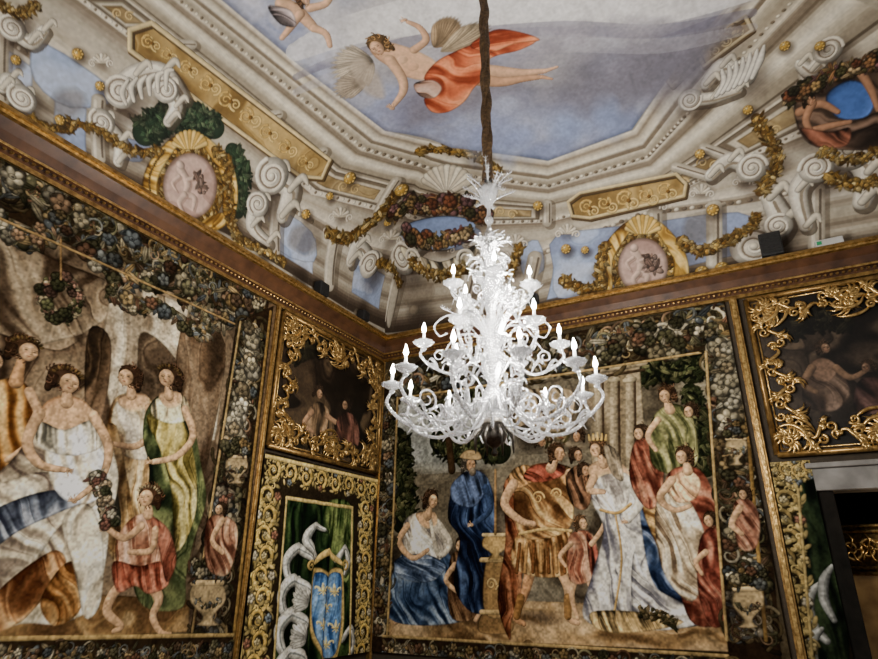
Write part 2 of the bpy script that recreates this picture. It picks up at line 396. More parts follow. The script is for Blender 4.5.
def at(A,t):
    x=t*(len(A)-1); i=min(int(x),len(A)-2); f=x-i; return (A[i][0]*(1-f)+A[i+1][0]*f,A[i][1]*(1-f)+A[i+1][1]*f)
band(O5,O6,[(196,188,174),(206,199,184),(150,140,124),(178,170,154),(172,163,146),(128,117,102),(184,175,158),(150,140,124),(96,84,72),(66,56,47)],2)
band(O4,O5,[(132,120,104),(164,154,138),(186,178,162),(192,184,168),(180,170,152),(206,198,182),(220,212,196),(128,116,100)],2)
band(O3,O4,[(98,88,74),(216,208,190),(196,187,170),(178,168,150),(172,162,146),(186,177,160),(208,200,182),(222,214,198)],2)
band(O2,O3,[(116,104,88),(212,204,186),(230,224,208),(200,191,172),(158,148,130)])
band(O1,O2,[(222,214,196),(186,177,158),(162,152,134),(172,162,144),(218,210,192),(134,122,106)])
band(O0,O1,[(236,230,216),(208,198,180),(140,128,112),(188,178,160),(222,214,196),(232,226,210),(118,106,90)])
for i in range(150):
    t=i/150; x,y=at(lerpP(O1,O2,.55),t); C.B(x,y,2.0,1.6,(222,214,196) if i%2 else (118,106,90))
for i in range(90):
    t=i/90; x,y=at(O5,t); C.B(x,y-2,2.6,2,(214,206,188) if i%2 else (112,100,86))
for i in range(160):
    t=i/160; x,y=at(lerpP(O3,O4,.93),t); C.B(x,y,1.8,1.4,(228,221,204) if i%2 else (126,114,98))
def quad(A,B,t0,t1,s0,s1,col,**kw):
    n=6; P=[at(lerpP(A,B,s0),t0+(t1-t0)*k/n) for k in range(n+1)]+[at(lerpP(A,B,s1),t1-(t1-t0)*k/n) for k in range(n+1)]; C.D(P,col,sm=1,**kw)
for t0,t1 in ((.02,.07),(.27,.36),(.37,.44),(.47,.56),(.68,.76),(.77,.84),(.86,.93)):
    quad(O3,O4,t0,t1,.18,.86,(116,104,88)); quad(O3,O4,t0+.005,t1-.005,.28,.80,(206,197,178)); quad(O3,O4,t0+.011,t1-.011,.38,.72,(160,140,104),fold=(1,.3,1),lo=(130,110,76),hi=(190,170,130),form=0)
    a,b_=at(lerpP(O3,O4,.55),(t0+t1)/2),None
    for s_ in (-1,1): C.S(a[0]+s_*6,a[1]+s_*1.5,5,0 if s_>0 else 3.1,s_,1.4,1.1,(206,182,132))
SKYK=dict(fold=(1.1,.9,.8),lo=(142,154,184),hi=(194,203,222),edge=.3,form=0)
for t0,t1,a,b_ in ((.03,.10,.1,.75),(.135,.165,.2,.9),(.33,.36,.2,.8),(.395,.42,.1,.7),(.60,.64,.05,.8),(.655,.72,.05,.5)):
    quad(O5,O6,t0,t1,a,b_,BL,**SKYK)
for P in ([(272,208),(312,232),(314,262),(278,250)],[(553,266),(556,236),(640,224),(738,212),(754,232),(744,252),(690,266),(610,294),(558,298)],[(398,236),(440,218),(480,230),(470,248),(420,250)],[(36,42),(80,64),(118,98),(70,108),(34,80)],[(520,250),(538,240),(544,270),(524,276)],[(120,138),(150,146),(140,162),(118,156)]):
    C.D(P,BL,sm=3,**SKYK)
def rib(x0,y0,x1,y1,w,c=MID):
    w*=1.3
    C.L([(x0+3,y0+2),(x1+3,y1+2)],w*1.15,(84,74,62),n=1,sh=0,edge=.1,alpha=.45); C.L([(x0,y0),(x1,y1)],w*.95,c,n=1,sh=.05,edge=.2)
    C.L([(x0-w*.4,y0),(x1-w*.4,y1)],w*.2,CR,n=1,sh=0,edge=0); C.L([(x0+w*.5,y0),(x1+w*.5,y1)],w*.15,SH,n=1,sh=0,edge=0)
for t in (.05,.175,.245,.325,.375,.43,.505,.57,.735,.82,.93):
    a=at(O5,t); b_=at(O6,t); rib(b_[0]*.8+a[0]*.2,b_[1]*.8+a[1]*.2,a[0],a[1],6,random.choice([MID,(182,172,154),(204,196,178)]))
for t in (.09,.2,.26,.36,.455,.57,.66,.765,.85,.935):
    a=at(O3,t); b_=at(O4,t); rib(b_[0],b_[1],a[0],a[1],4)
for t in (.15,.35,.45,.70,.80,.9):
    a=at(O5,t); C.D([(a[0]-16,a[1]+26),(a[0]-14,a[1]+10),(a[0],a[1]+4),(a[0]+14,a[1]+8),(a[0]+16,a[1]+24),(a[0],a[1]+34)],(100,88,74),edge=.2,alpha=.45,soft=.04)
# small shells and brackets filling the frieze between piers
for t in (.11,.21,.285,.35,.40,.455,.54,.6,.70,.78,.86,.96):
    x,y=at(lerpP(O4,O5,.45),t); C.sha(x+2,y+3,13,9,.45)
    for i in range(7):
        a=rad(180+i*30); C.L([(x,y+3),(x+8*math.cos(a),y+2+7*math.sin(a))],[1,1.9],(222,214,198) if i%2 else (196,186,166),edge=.4)
    C.S(x-9,y+4,4,0,1,1.3,1,CR); C.S(x+9,y+4,4,3.1,-1,1.3,1,CR)
def panel(P,center):
    C.D(P,(164,138,90),fold=(2.3,.3,1.2),lo=(122,98,58),hi=(194,168,116),sm=1,edge=.5,form=0)
    Q=P+[P[0]]; C.L([(x+1.5,y+2) for x,y in Q],2.4,(92,74,50),n=1); C.L(Q,1.7,(214,196,152),n=1)
    for (x,y,r,d) in center:
        C.S(x,y,r,0.5,d,1.6,r*.2,(204,172,108),edge=.5); C.S(x+r*1.2,y+r*.6,r*.8,3.6,-d,1.6,r*.18,(220,194,134),edge=.5); C.B(x+r*.6,y+r*.2,r*.28,r*.28,(120,88,44))
        for a in range(4): C.B(x+r*.8*math.cos(a*1.5+1),y+r*.8*math.sin(a*1.5+1),r*.35,r*.12,(212,186,126),ang=a*1.5)
panel([(130,30),(152,23),(330,160),(322,178),(300,176),(130,50)],[(148,42,7,1),(166,54,6,-1),(186,68,7,1),(206,84,8,-1),(226,100,8,1),(246,116,8,-1),(266,132,7,1),(284,147,7,-1),(303,162,6,1)])
panel([(568,202),(580,193),(676,174),(686,184),(684,196),(590,218),(572,216)],[(586,207,7,1),(604,203,7,-1),(624,199,8,1),(645,195,7,-1),(664,190,7,1)])
for P in ([(660,70),(704,34),(716,44),(672,86)],[(696,50),(745,16),(752,30),(704,66)]): panel(P,[(P[0][0]+12,P[0][1]-2,6,1),(P[0][0]+24,P[0][1]-12,6,-1),(P[0][0]+36,P[0][1]-20,6,1)])
G=[(72,96,70),(94,118,86),(54,76,56),(122,138,106)]
C.sha(180,130,40,24); C.sha(238,178,18,40)
C.garland([(144,134),(165,118),(190,116),(214,128)],15,420,G,2.8,under=(44,58,44),leaf=.95)
C.garland([(232,150),(243,175),(238,212)],9,210,G,2.8,under=(44,58,44),leaf=.95)
def vol(x,y,r,a0=0,d=1,tail=None,c=CR):
    r*=1.05; C.sha(x+r*.5,y+r*.6,r*2.0,r*1.7,.6)
    if tail:
        C.L([(a+3,b+3) for a,b in tail],[r*.75,r*.65,r*.5],(86,76,64),alpha=.7,sh=0); C.L(tail,[r*.66,r*.6,r*.42],c,sh=.25,edge=.4)
        C.L([(a-r*.2,b-r*.2) for a,b in tail],[r*.18,r*.15,r*.1],(242,236,222),sh=0,edge=0); C.L([(a+r*.22,b+r*.22) for a,b in tail],[r*.12,r*.1,r*.08],(148,136,118),sh=0,edge=0)
        for k_ in range(3):
            p=tail[min(k_,len(tail)-1)]; C.L([p,(p[0]+r*.7,p[1]-r*.7),(p[0]+r*1.0,p[1]-r*.3)],[r*.2,r*.26,r*.06],(218,210,192),edge=.5)
    C.B(x,y,r*1.08,r*1.05,c,edge=.4); C.S(x,y,r*1.0,a0,d,2.0,r*.16,(234,227,212),edge=.35); C.S(x,y,r*.84,a0,d,1.8,r*.07,(132,120,104),edge=0); C.B(x,y,r*.2,r*.2,(230,222,204))
vol(120,92,15,0,1,[(118,92),(136,74),(164,72),(184,98)]); vol(166,90,12,2,-1,[(166,88),(176,106),(168,122)])
vol(272,176,17,1,1,[(272,176),(290,190),(282,216)]); vol(258,204,12,3,-1,[(258,204),(252,226),(268,242)])
vol(102,122,12,1,1,[(102,122),(120,142),(118,162)]); vol(402,258,15,0,1,[(402,258),(420,240),(442,240)]); vol(370,264,12,2,-1,[(370,264),(358,246),(350,262)]); vol(498,262,11,0,-1,[(498,262),(482,246),(466,244)])
vol(752,168,13,0,1,[(752,168),(730,160),(710,176)]); vol(754,246,18,2,-1,[(754,246),(780,226),(770,198)]); vol(850,150,19,1,1,[(850,150),(868,172),(862,202)]); vol(816,168,14,3,-1,[(816,168),(798,190),(806,226)])
vol(742,74,13,0,1,[(742,74),(722,66),(706,84)]); vol(690,100,10,0,-1,[(690,100),(712,98),(738,90)]); vol(12,28,12,0,1,[(12,28),(30,42),(44,30)]); vol(828,50,12,0,1,[(828,50),(812,70),(800,64)]); vol(22,98,12,1,1,[(22,98),(10,80),(2,88)]); vol(778,226,11,1,1)
for i in range(7): C.L([(716+i*6,96-i*3),(724+i*6,84-i*4),(722+i*7,70-i*4)],[2.2,4,1.5],(230,225,214),edge=.6)
for i in range(6): C.L([(126+i*8,104-i*3),(122+i*9,92-i*4),(128+i*9,80-i*2)],[2,3.6,1.5],(228,221,206),edge=.6)
GPL=[(206,172,102),(172,134,70),(232,206,144),(128,94,46)]
def medal(cx,cy,rx,ry):
    C.sha(cx+4,cy+6,rx*2.2,ry*2,.7)
    P=[(cx+(rx+9)*math.cos(a),cy+(ry+9)*math.sin(a)) for a in np.linspace(0,6.28,20)[:-1]]
    C.D(P,(130,98,48),edge=.6)
    ring=[(cx+(rx+5)*math.cos(a),cy+(ry+5)*math.sin(a)) for a in np.linspace(0,6.28,24)]
    C.garland(ring,5,420,GPL,2.4,leaf=.85)
    P=[(cx+rx*math.cos(a),cy+ry*math.sin(a)) for a in np.linspace(0,6.28,20)[:-1]]
    C.D(P,(180,152,140),fold=(.6,.8,1),lo=(166,138,128),hi=(192,166,154),edge=.4,ew=.05,form=0)
    for q,r in (([(-.35,-.5),(-.1,-.1),(-.2,.25)],.15),([(-.1,-.2),(.25,-.25),(.5,.0)],.07),([(-.2,.25),(.15,.35),(.1,.72)],.11),([(-.2,.25),(-.4,.5),(-.25,.78)],.10),([(-.4,-.3),(-.65,-.1),(-.5,.15)],.07)):
        C.L([(cx+a*rx+1.5,cy+b*ry+1.5) for a,b in q],[r*rx*1.1,r*rx,r*rx*.6],(156,128,116),edge=.1,alpha=.5); C.L([(cx+a*rx,cy+b*ry) for a,b in q],[r*rx*1.1,r*rx,r*rx*.5],(200,176,162),edge=.2)
    C.B(cx-rx*.35,cy-ry*.64,rx*.16,ry*.15,(202,178,164)); C.garland([(cx+.3*rx,cy-.4*ry),(cx+.5*rx,cy+.2*ry)],4,20,[(190,164,150),(164,136,122)],3)
    for s_ in (-1,1):
        C.D([(cx+s_*4,cy-ry-18),(cx+s_*20,cy-ry-14),(cx+s_*(rx+16),cy-ry*.6),(cx+s_*(rx+21),cy+ry*.4),(cx+s_*(rx+14),cy+ry*1.35),(cx+s_*(rx+6),cy+ry*.9),(cx+s_*(rx+5),cy-ry*.2),(cx+s_*16,cy-ry-2)],(198,160,86),fold=(.3,.055,1.4),lo=(104,74,34),hi=(238,212,146),edge=.5)
        C.D([(cx+s_*(rx*.3),cy+ry+6),(cx+s_*(rx+4),cy+ry*.8),(cx+s_*(rx+8),cy+ry*1.2),(cx+s_*(rx*.5),cy+ry+17)],(190,152,80),fold=(1.2,.05,1.2),lo=(104,74,34),hi=(230,202,136))
    for i in range(-5,6):
        a=rad(-90+i*16); C.L([(cx+6*math.cos(a),cy-ry-5),(cx+16*math.cos(a),cy-ry-7+14*math.sin(a))],[1.6,2.8],(222,194,128) if i%2 else (196,162,92),edge=.5)
medal(190,186,27,33); medal(643,266,25,28)
SW=GPL+[(192,158,94)]
for p,w,n in (([(165,150),(150,175),(152,215),(160,240)],5,200),([(215,150),(228,165),(232,220),(240,245)],5,170),([(605,245),(600,270),(602,300)],5,120),([(680,240),(700,252),(722,244),(738,236)],5,150),
   ([(604,285),(585,290),(562,280)],5,110),([(328,232),(350,238),(380,215),(400,192)],5,170),([(240,240),(262,250),(285,262)],4,90),([(60,120),(100,130),(130,150),(160,150)],4,160),([(735,235),(752,228),(756,215)],4,80),
   ([(756,118),(778,160),(760,192)],6,170),([(418,152),(450,150),(475,156),(500,172)],4,140),([(30,118),(50,128),(72,128)],4,80),([(0,3),(20,14),(36,4)],5,80),([(378,262),(395,272),(400,285)],4,80),([(520,246),(515,262),(508,276)],4,80),([(690,62),(700,44),(738,30)],5,110)):
    m_=p[len(p)//2]; C.sha(m_[0]+3,m_[1]+5,18,14,.4)
    C.garland(p,w,n,SW,2.2,under=(104,78,42),leaf=.7)
for x,y,r in ((78,54,6),(100,86,5),(60,120,5),(350,178,6),(402,190,6),(538,206,5),(566,249,5),(713,210,6),(748,110,5),(388,222,4),(306,214,5),(702,272,6),(722,268,6),(785,46,5),(820,46,5),(700,154,5),(16,60,5),(240,248,5),(585,250,4),(330,196,4)):
    C.sha(x+2,y+3,r*2,r*1.8,.6); C.B(x,y,r,r,(196,158,82),sh=.5,edge=.5); C.B(x-r*.3,y-r*.3,r*.3,r*.3,(238,218,162))
    for a in range(8): C.B(x+r*.75*math.cos(a*.785),y+r*.75*math.sin(a*.785),r*.25,r*.2,(216,184,116),edge=.6)
# corner: fruit swag below a scallop shell
C.sha(440,228,56,40,.6)
FR=[(176,132,92),(150,96,70),(206,182,140),(104,100,66),(78,76,54),(190,160,110),(160,120,118)]
C.D([(404,226),(440,216),(474,222),(466,242),(440,250),(412,244)],(134,152,190),edge=.5,form=.06)
for i in range(11):
    a=rad(200+i*14); C.L([(448,194),(448+24*math.cos(a),188+20*math.sin(a))],[2,4.2],(230,222,204) if i%2 else (206,196,176),edge=.5)
C.B(448,194,6,4,(236,228,210),edge=.5)
C.garland([(392,216),(415,204),(440,204),(470,206),(486,218)],9,330,FR,3.0,under=(84,70,50),leaf=.45,big=.1)
C.garland([(404,232),(424,242),(446,238),(472,232)],7,180,FR,2.8,leaf=.5,big=.1)
C.D([(400,246),(440,262),(478,244),(466,270),(440,280),(414,270)],(188,176,152),fold=(.1,.08,.5),edge=.5); C.S(412,258,9,0,1,1.8,1.8,CR); C.S(466,258,9,3,-1,1.8,1.8,CR)
C.garland([(410,262),(440,276),(466,268)],6,130,SW,2.4,leaf=.5)
C.sha(840,110,60,60,.65)
C.D([(795,100),(830,70),(878,66),(890,140),(840,150),(805,140)],(108,88,74),fold=(.8,.15,1.5),edge=.5)
C.D([(826,96),(850,80),(874,92),(868,116),(838,118)],(84,114,176),edge=.5,form=.1)
for p,r in (([(800,112),(820,104),(838,112)],5),([(808,132),(830,126),(850,122)],4.4),([(862,74),(872,92),(878,110)],4.4),([(812,104),(806,122),(818,140)],4.4)): C.L(p,[r,r*.8,r*.5],(178,136,108),edge=.4)
C.head(810,100,7,f=1,skin=(190,146,116)); C.head(842,74,7,f=-1,skin=(190,146,116)); C.D([(800,128),(830,132),(850,128),(846,146),(816,146)],(130,84,66),fold=(.6,.09,1))
C.garland([(785,100),(820,80),(850,68),(885,60)],8,300,FR,2.8,leaf=.6,big=.06)
C.garland([(820,150),(850,160),(885,150)],5,110,SW,2.4); C.garland([(826,176),(850,185),(878,180)],5,110,SW,2.6)
# central painted sky
C.D([(205,-14),(300,66),(385,131),(452,148),(548,161),(632,130),(660,90),(745,-14),(700,-60),(250,-60)],(160,166,190),sm=1,fold=(1.9,3,.6),lo=(144,154,186),hi=(178,182,200),edge=.3,ew=.06,form=0)
def cloud(P,c,n,sz,a=.55):
    Q=spline(C.M(P),6); kk=C.k(*P[0])
    for i in range(n):
        p=Q[random.randrange(len(Q))]; r=sz*kk*random.uniform(.5,1.3); q=random.uniform(.93,1.06)
        C.blob(p[0]+random.gauss(0,r*.5),p[1]+random.gauss(0,r*.5),r*random.uniform(1,1.7),r*.75,random.random()*3,[min(255,x*q) for x in c],sh=.14,edge=0,alpha=a,soft=True)
cloud([(400,96),(470,80),(560,80),(640,66),(700,40)],(128,126,138),60,28,.5)
cloud([(350,72),(420,56),(480,66),(560,60)],(168,166,172),50,22,.45)
C.D([(310,26),(345,0),(440,-40),(790,-60),(740,0),(690,24),(620,36),(540,38),(440,48),(370,60)],(188,186,189),edge=.0,soft=.2,form=0)  # pale cloud band, reflected glare painted into its colour
glare_arc=[(296,52),(360,28),(440,13),(560,4),(660,6),(752,-12)]  # arc of reflected light painted into the fresco colours
C.L(glare_arc,[9,16,21,23,20,13],(228,227,228),sh=0,edge=.04,alpha=.8); C.L([(x,y+25) for x,y in glare_arc],[3,5,7,8,7,4],(120,118,134),sh=0,edge=0,alpha=.55); C.L([(x,y+40) for x,y in glare_arc],[3,6,8,9,7,4],(180,178,186),sh=0,edge=0,alpha=.4)
cloud([(440,48),(560,34),(690,20)],(160,157,166),30,14,.4)
cloud([(300,60),(340,30),(330,6)],(206,205,210),18,14,.5); cloud([(480,142),(560,134),(620,112)],(150,164,200),24,16,.4); cloud([(400,118),(450,132),(520,136)],(146,156,190),16,14,.35); cloud([(240,0),(280,20)],(196,196,206),10,14,.5)
SK=(216,178,148)
C.sha(455,92,90,26,.3,(104,98,114))
C.feathers(374,62,105,225,16,34,2.6,(200,188,170)); C.feathers(366,84,115,190,10,26,2.4,(182,168,150))
C.feathers(434,48,0,60,14,32,2.8,(180,156,126)); C.feathers(440,52,-14,24,11,44,2.6,(200,182,154))
C.D([(350,64),(364,58),(380,78),(384,98),(368,94),(354,80)],(188,174,158),edge=.1,alpha=.7,soft=.03)
C.L([(462,70),(496,72),(522,73),(545,71)],[8,6.4,4,2.4],SK); C.L([(545,71),(557,67)],[2.2,1.2],SK); C.L([(468,78),(500,82),(522,79),(542,77)],[7,5,3.4,2],(198,158,128)); C.L([(542,77),(552,79)],[2,1],(198,158,128))
C.D([(370,48),(384,42),(404,46),(424,54),(436,62),(438,72),(424,80),(404,76),(388,66),(376,58)],SK,edge=.15,ew=.03,form=.1,lo=(168,128,102),hi=(234,206,180))
C.B(402,60,5,4,(224,190,162),alpha=.4,edge=.1); C.B(413,67,5,4,(196,156,130),alpha=.35,edge=.1)
C.L([(390,60),(402,78),(403,92),(394,105)],[4.6,3.8,3.2,2.2],SK); C.hand(392,108,2.6,-.3,-1,SK)
C.L([(414,50),(426,40),(420,28),(408,22)],[4,3.4,2.8,2],(206,168,138)); C.hand(405,20,2.3,-1,-.2,SK)
C.head(378,46,10.5,hair=(150,114,72),skin=SK,f=-1)
OK_=dict(hi=(230,158,120),lo=(132,62,44))
C.D([(424,78),(436,62),(454,52),(474,44),(502,38),(536,40),(520,50),(496,56),(484,64),(486,76),(474,88),(464,102),(448,112),(432,112),(424,100),(432,88)],(200,114,82),fold=(.7,.10,1.2),**OK_)
C.D([(470,46),(494,30),(520,32),(540,40),(514,44),(492,52)],(208,126,92),fold=(1.3,.08,1.2),**OK_)
C.D([(414,84),(432,80),(442,88),(434,98),(420,96)],(190,154,136),fold=(.6,.08,1),hi=(214,190,176))
C.L([(283,4),(298,12),(314,28)],[7.4,6.8,4.6],SK); C.L([(300,14),(290,28),(282,38)],[4.6,3.6,2.6],SK); C.L([(310,8),(325,4),(332,-6)],[4.4,3.6,2.6],SK); C.head(304,0,7,skin=SK,hair=(120,84,56)); C.L([(314,28),(326,34),(330,46)],[4.2,3.2,2.4],SK)
C.D([(268,6),(290,10),(296,26),(280,24)],(180,166,166),fold=(.6,.08,1))
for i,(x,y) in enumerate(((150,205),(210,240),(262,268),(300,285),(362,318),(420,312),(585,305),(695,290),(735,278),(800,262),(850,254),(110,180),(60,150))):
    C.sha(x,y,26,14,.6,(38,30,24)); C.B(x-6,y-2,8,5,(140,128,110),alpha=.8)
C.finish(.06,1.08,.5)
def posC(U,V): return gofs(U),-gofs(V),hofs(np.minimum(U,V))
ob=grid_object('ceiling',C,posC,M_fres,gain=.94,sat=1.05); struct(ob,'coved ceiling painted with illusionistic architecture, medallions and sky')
# ================================================================= LEFT TAPESTRY
uR=mapL(255,480)[0]; RS=170
T=Canvas(-6.2,uR,.75,4.55,RS,(104,86,66),mapL); T.ax=1.3
SKN=(206,170,132)
def torso(pts,col=None): T.D(pts,col or SKN,form=.07,lo=(140,98,66),hi=(232,204,170),edge=.2)
T.D([(-200,60),(260,300),(230,660),(-200,700)],(114,98,78),sm=1,fold=(0,.24,.9),lo=(62,50,39),hi=(148,130,106),edge=0,form=0)
T.D([(-60,250),(0,236),(60,262),(108,282),(120,300),(90,330),(40,345),(0,352),(-60,340)],(130,114,92),fold=(.7,.14,1),lo=(66,53,41),hi=(176,160,134))
T.D([(-20,340),(30,345),(60,350),(90,335),(112,350),(112,430),(96,470),(60,440),(20,470),(-20,470)],(106,89,70),fold=(0,.12,.8),lo=(56,44,34),hi=(142,124,100))
T.D([(118,280),(150,290),(205,318),(222,350),(214,440),(196,404),(180,368),(160,342),(140,334),(136,372),(120,440),(102,350)],(190,176,150),fold=(.15,.11,.7),lo=(112,97,78),hi=(220,210,186))
T.D([(180,330),(225,345),(204,480),(190,560),(175,480)],(92,74,56),fold=(0,.12,.6),lo=(44,35,27),hi=(132,114,92))
T.D([(88,330),(110,340),(106,400),(92,440),(84,400)],(78,62,46),fold=(0,.1,.6),lo=(38,30,23))
T.D([(-100,596),(60,592),(190,600),(188,632),(-100,650)],(142,114,76),sm=1,fold=(1.4,.14,1),lo=(92,69,46),hi=(184,158,118),form=0)
# far attendant
T.sha(44,440,20,60,.7)
T.D([(-40,404),(0,380),(24,384),(40,416),(36,474),(0,500),(-40,500)],(184,138,82),fold=(.5,.10,.9),lo=(84,52,28),hi=(228,196,140))
T.L([(28,392),(39,420),(28,444),(6,460)],[5.2,5,4,3],SKN); T.L([(20,362),(15,382)],[4.2,7],(196,154,112)); T.head(25,350,13.5,hair=(84,54,32),f=1,wreath=(120,98,60)); T.head(-10,360,13,f=1)
# woman in ochre, leaning towards the seated one
T.sha(156,460,22,90,.7)
T.D([(110,408),(122,394),(146,396),(160,420),(154,450),(168,500),(174,540),(150,574),(112,560),(96,500),(106,440)],(186,158,114),fold=(.15,.10,1.2),lo=(88,64,41),hi=(232,214,178))
T.D([(116,402),(148,402),(160,434),(144,460),(114,446)],(204,188,154),fold=(.6,.075,1.1),lo=(122,98,72),hi=(232,222,202))
T.D([(98,436),(116,426),(126,476),(136,540),(110,552),(94,500)],(150,120,78),fold=(.2,.09,1.2),lo=(68,49,32),hi=(196,168,122))
T.D([(120,396),(144,394),(148,406),(134,412),(120,406)],SKN,form=.05,edge=.1); T.L([(148,408),(155,428),(136,446),(114,444)],[4.8,4.4,3.6,2.6],SKN); T.hand(111,443,2.6,-1,0); T.L([(130,386),(131,395)],[3.6,5.6],SKN); T.head(128,377,12,hair=(84,54,34),f=-1)
# woman in green
T.sha(196,500,16,90,.6)
T.D([(146,410),(162,394),(184,400),(194,430),(200,462),(206,500),(194,540),(186,576),(182,608),(142,606),(130,566),(142,516),(148,470),(142,438)],(72,80,52),fold=(.25,.10,1.2),lo=(22,28,19),hi=(142,146,98))
T.D([(146,416),(174,410),(192,450),(196,510),(176,552),(170,490),(158,448)],(164,148,88),fold=(.3,.075,1.2),lo=(76,68,36),hi=(212,200,144))
T.D([(100,440),(112,464),(120,524),(102,508),(94,462)],(56,64,54),fold=(.2,.07,1.2))
T.D([(154,400),(180,394),(190,416),(172,424),(152,416)],(200,184,148),fold=(.5,.06,1)); T.D([(158,394),(178,392),(180,404),(166,408)],SKN,form=.05,edge=.1)
T.L([(184,410),(192,436),(176,456),(152,462)],[5,4.6,3.6,2.6],SKN); T.hand(149,462,2.8,-1,.2); T.L([(167,386),(168,396)],[3.6,5.6],SKN); T.head(168,377,12.5,hair=(74,48,30),f=-1,wreath=(120,98,60))
# seated woman in sweeping cream dress
T.sha(110,490,26,90,.7)
T.D([(34,422),(56,402),(88,406),(106,430),(118,476),(110,520),(104,566),(92,606),(60,624),(20,624),(-60,640),(-60,520),(0,470),(20,448)],(208,196,166),fold=(.75,.12,1.3),lo=(100,86,74),hi=(238,231,212))
T.D([(-20,500),(10,480),(44,472),(84,480),(96,504),(62,524),(32,564),(-20,606)],(214,202,174),fold=(1.0,.10,1.2),lo=(112,98,86),hi=(240,234,216))
T.D([(-20,520),(20,498),(60,490),(88,500),(60,512),(20,530),(-20,554)],(98,104,114),fold=(.9,.06,1.2),lo=(44,46,56),hi=(168,172,178))
T.D([(-20,614),(0,588),(30,564),(56,550),(66,564),(46,594),(20,622),(-20,638)],(176,134,92),fold=(.95,.09,1.2),lo=(84,52,32),hi=(218,184,140))
T.D([(40,602),(60,568),(76,562),(86,580),(78,612),(54,626)],(160,116,70),fold=(.5,.07,1.2),lo=(80,50,28),hi=(208,174,122))
T.D([(62,520),(88,504),(102,540),(100,600),(84,618),(74,570)],(218,208,182),fold=(.2,.08,1.2),lo=(112,100,84),hi=(240,236,220))
T.D([(48,438),(84,432),(108,464),(96,500),(64,500),(46,470)],(224,212,182),fold=(.3,.08,1.1),lo=(140,121,100))
torso([(40,408),(58,396),(82,400),(95,418),(84,436),(58,440),(42,428)]); T.D([(38,422),(64,430),(94,420),(102,446),(70,456),(38,446)],(228,218,192),fold=(.2,.06,1))
T.L([(38,414),(26,442),(38,464),(64,470)],[6.4,5.6,4.6,3],SKN); T.hand(67,470,3.4,1,.1)
T.L([(93,416),(108,446),(102,476),(78,498)],[5.8,5.2,4,2.8],SKN); T.hand(74,501,3.4,-1,-.3); T.L([(66,392),(66,402)],[4.2,7],SKN); T.head(66,381,14.5,hair=(78,50,32),f=1,wreath=(124,100,62))
# kneeling bare-legged child with a basket
T.sha(168,560,14,50,.5)
T.L([(128,578),(112,594),(106,612),(120,626),(112,631)],[7,6,5,3.4,2.4],SKN); T.L([(146,580),(158,598),(152,616),(160,632),(170,634)],[7.4,6,4.6,3,2.2],SKN)
T.D([(120,530),(138,514),(156,520),(162,546),(156,574),(138,582),(120,574),(114,552)],(204,164,134),fold=(.3,.08,1.1),lo=(124,80,60),hi=(232,204,180),form=.1)
T.D([(112,562),(138,566),(162,562),(168,584),(148,594),(134,586),(116,592)],(150,86,66),fold=(.4,.06,1.2),lo=(76,36,28),hi=(198,138,112))
T.D([(150,518),(168,530),(176,560),(166,582),(158,550)],(136,84,66),fold=(.2,.06,1.2),lo=(70,36,28),hi=(188,136,112))
T.L([(140,526),(124,538),(108,530)],[4.6,3.8,2.8],SKN); T.hand(104,528,3,-1,.4); T.L([(154,530),(150,550),(128,552)],[4.4,3.6,2.6],SKN)
T.L([(147,506),(147,514)],[3.6,6],SKN); T.head(147,497,12,hair=(90,56,34),f=-1,wreath=(184,168,132))
T.garland([(94,474),(104,500),(110,524)],8,150,[(206,184,150),(154,112,96),(98,100,74),(222,212,184)],2.6,leaf=.3,big=.12)
PAL=[(202,188,154),(160,132,104),(100,96,70),(82,78,58),(212,201,172),(150,126,86),(126,128,122),(122,92,72),(182,158,114),(132,126,96),(164,150,118),(128,134,134)]
DK=[(76,66,48),(92,80,58),(62,51,38),(106,92,66)]
T.D([(-120,92),(270,296),(262,332),(236,322),(0,214),(-120,160)],(50,39,28),sm=1,edge=.2)
tb=[(-110,120),(0,178),(70,214),(140,248),(200,278),(262,306)]
T.garland(tb,16,420,DK,5,leaf=.9,curl=.4)
T.garland(tb,13,300,PAL,4.0,leaf=.8,big=.06,curl=.35)
for p,n in (([(-40,190),(0,226),(36,240),(66,222)],200),([(84,240),(108,268),(150,280),(176,272)],200),([(176,282),(200,312),(222,320),(240,308)],150)): T.garland(p,10,n,PAL,4.0,under=(48,40,28),leaf=.75,big=.08)
T.garland([(110,290),(130,304),(165,310),(200,334)],7,180,PAL,3.2,under=(76,62,45),leaf=.6,big=.06)
T.garland([(196,280),(206,300),(204,340)],6,100,PAL,3.2,leaf=.7)
ring=[(60+17*math.cos(a),299+19*math.sin(a)) for a in np.linspace(0,6.28,16)]
T.garland(ring,5.5,240,[(206,190,152),(104,104,72),(150,116,98),(72,70,50)],2.8,under=(56,49,35),big=.08)
T.L([(60,240),(60,262),(60,280)],[1,1,1],(150,120,80))
T.L([(-120,162),(0,219),(120,272),(238,326)],1.2,(156,130,88),n=1)
T.D([(236,322),(273,306),(252,480),(232,680),(186,680),(190,630)],(44,34,25),sm=1,edge=.2)
rb=[(254,325),(240,420),(230,490),(218,560),(208,640)]
T.garland(rb,18,420,DK,5,leaf=.9,curl=.4)
T.garland(rb,15,360,PAL,4.0,leaf=.75,big=.08,curl=.35)
T.garland([(252,330),(242,400),(232,450)],8,130,[(222,212,184),(204,192,160),(186,168,134)],4.6,leaf=.45,big=.2)
T.garland([(226,490),(218,545),(210,585)],7,90,[(140,146,146),(190,176,148),(150,108,88)],4,leaf=.5,big=.15)
T.L([(240,322),(216,476),(192,632)],1.5,(172,148,102),n=1); T.L([(270,312),(250,480),(232,640)],2.0,(144,116,70),n=1)
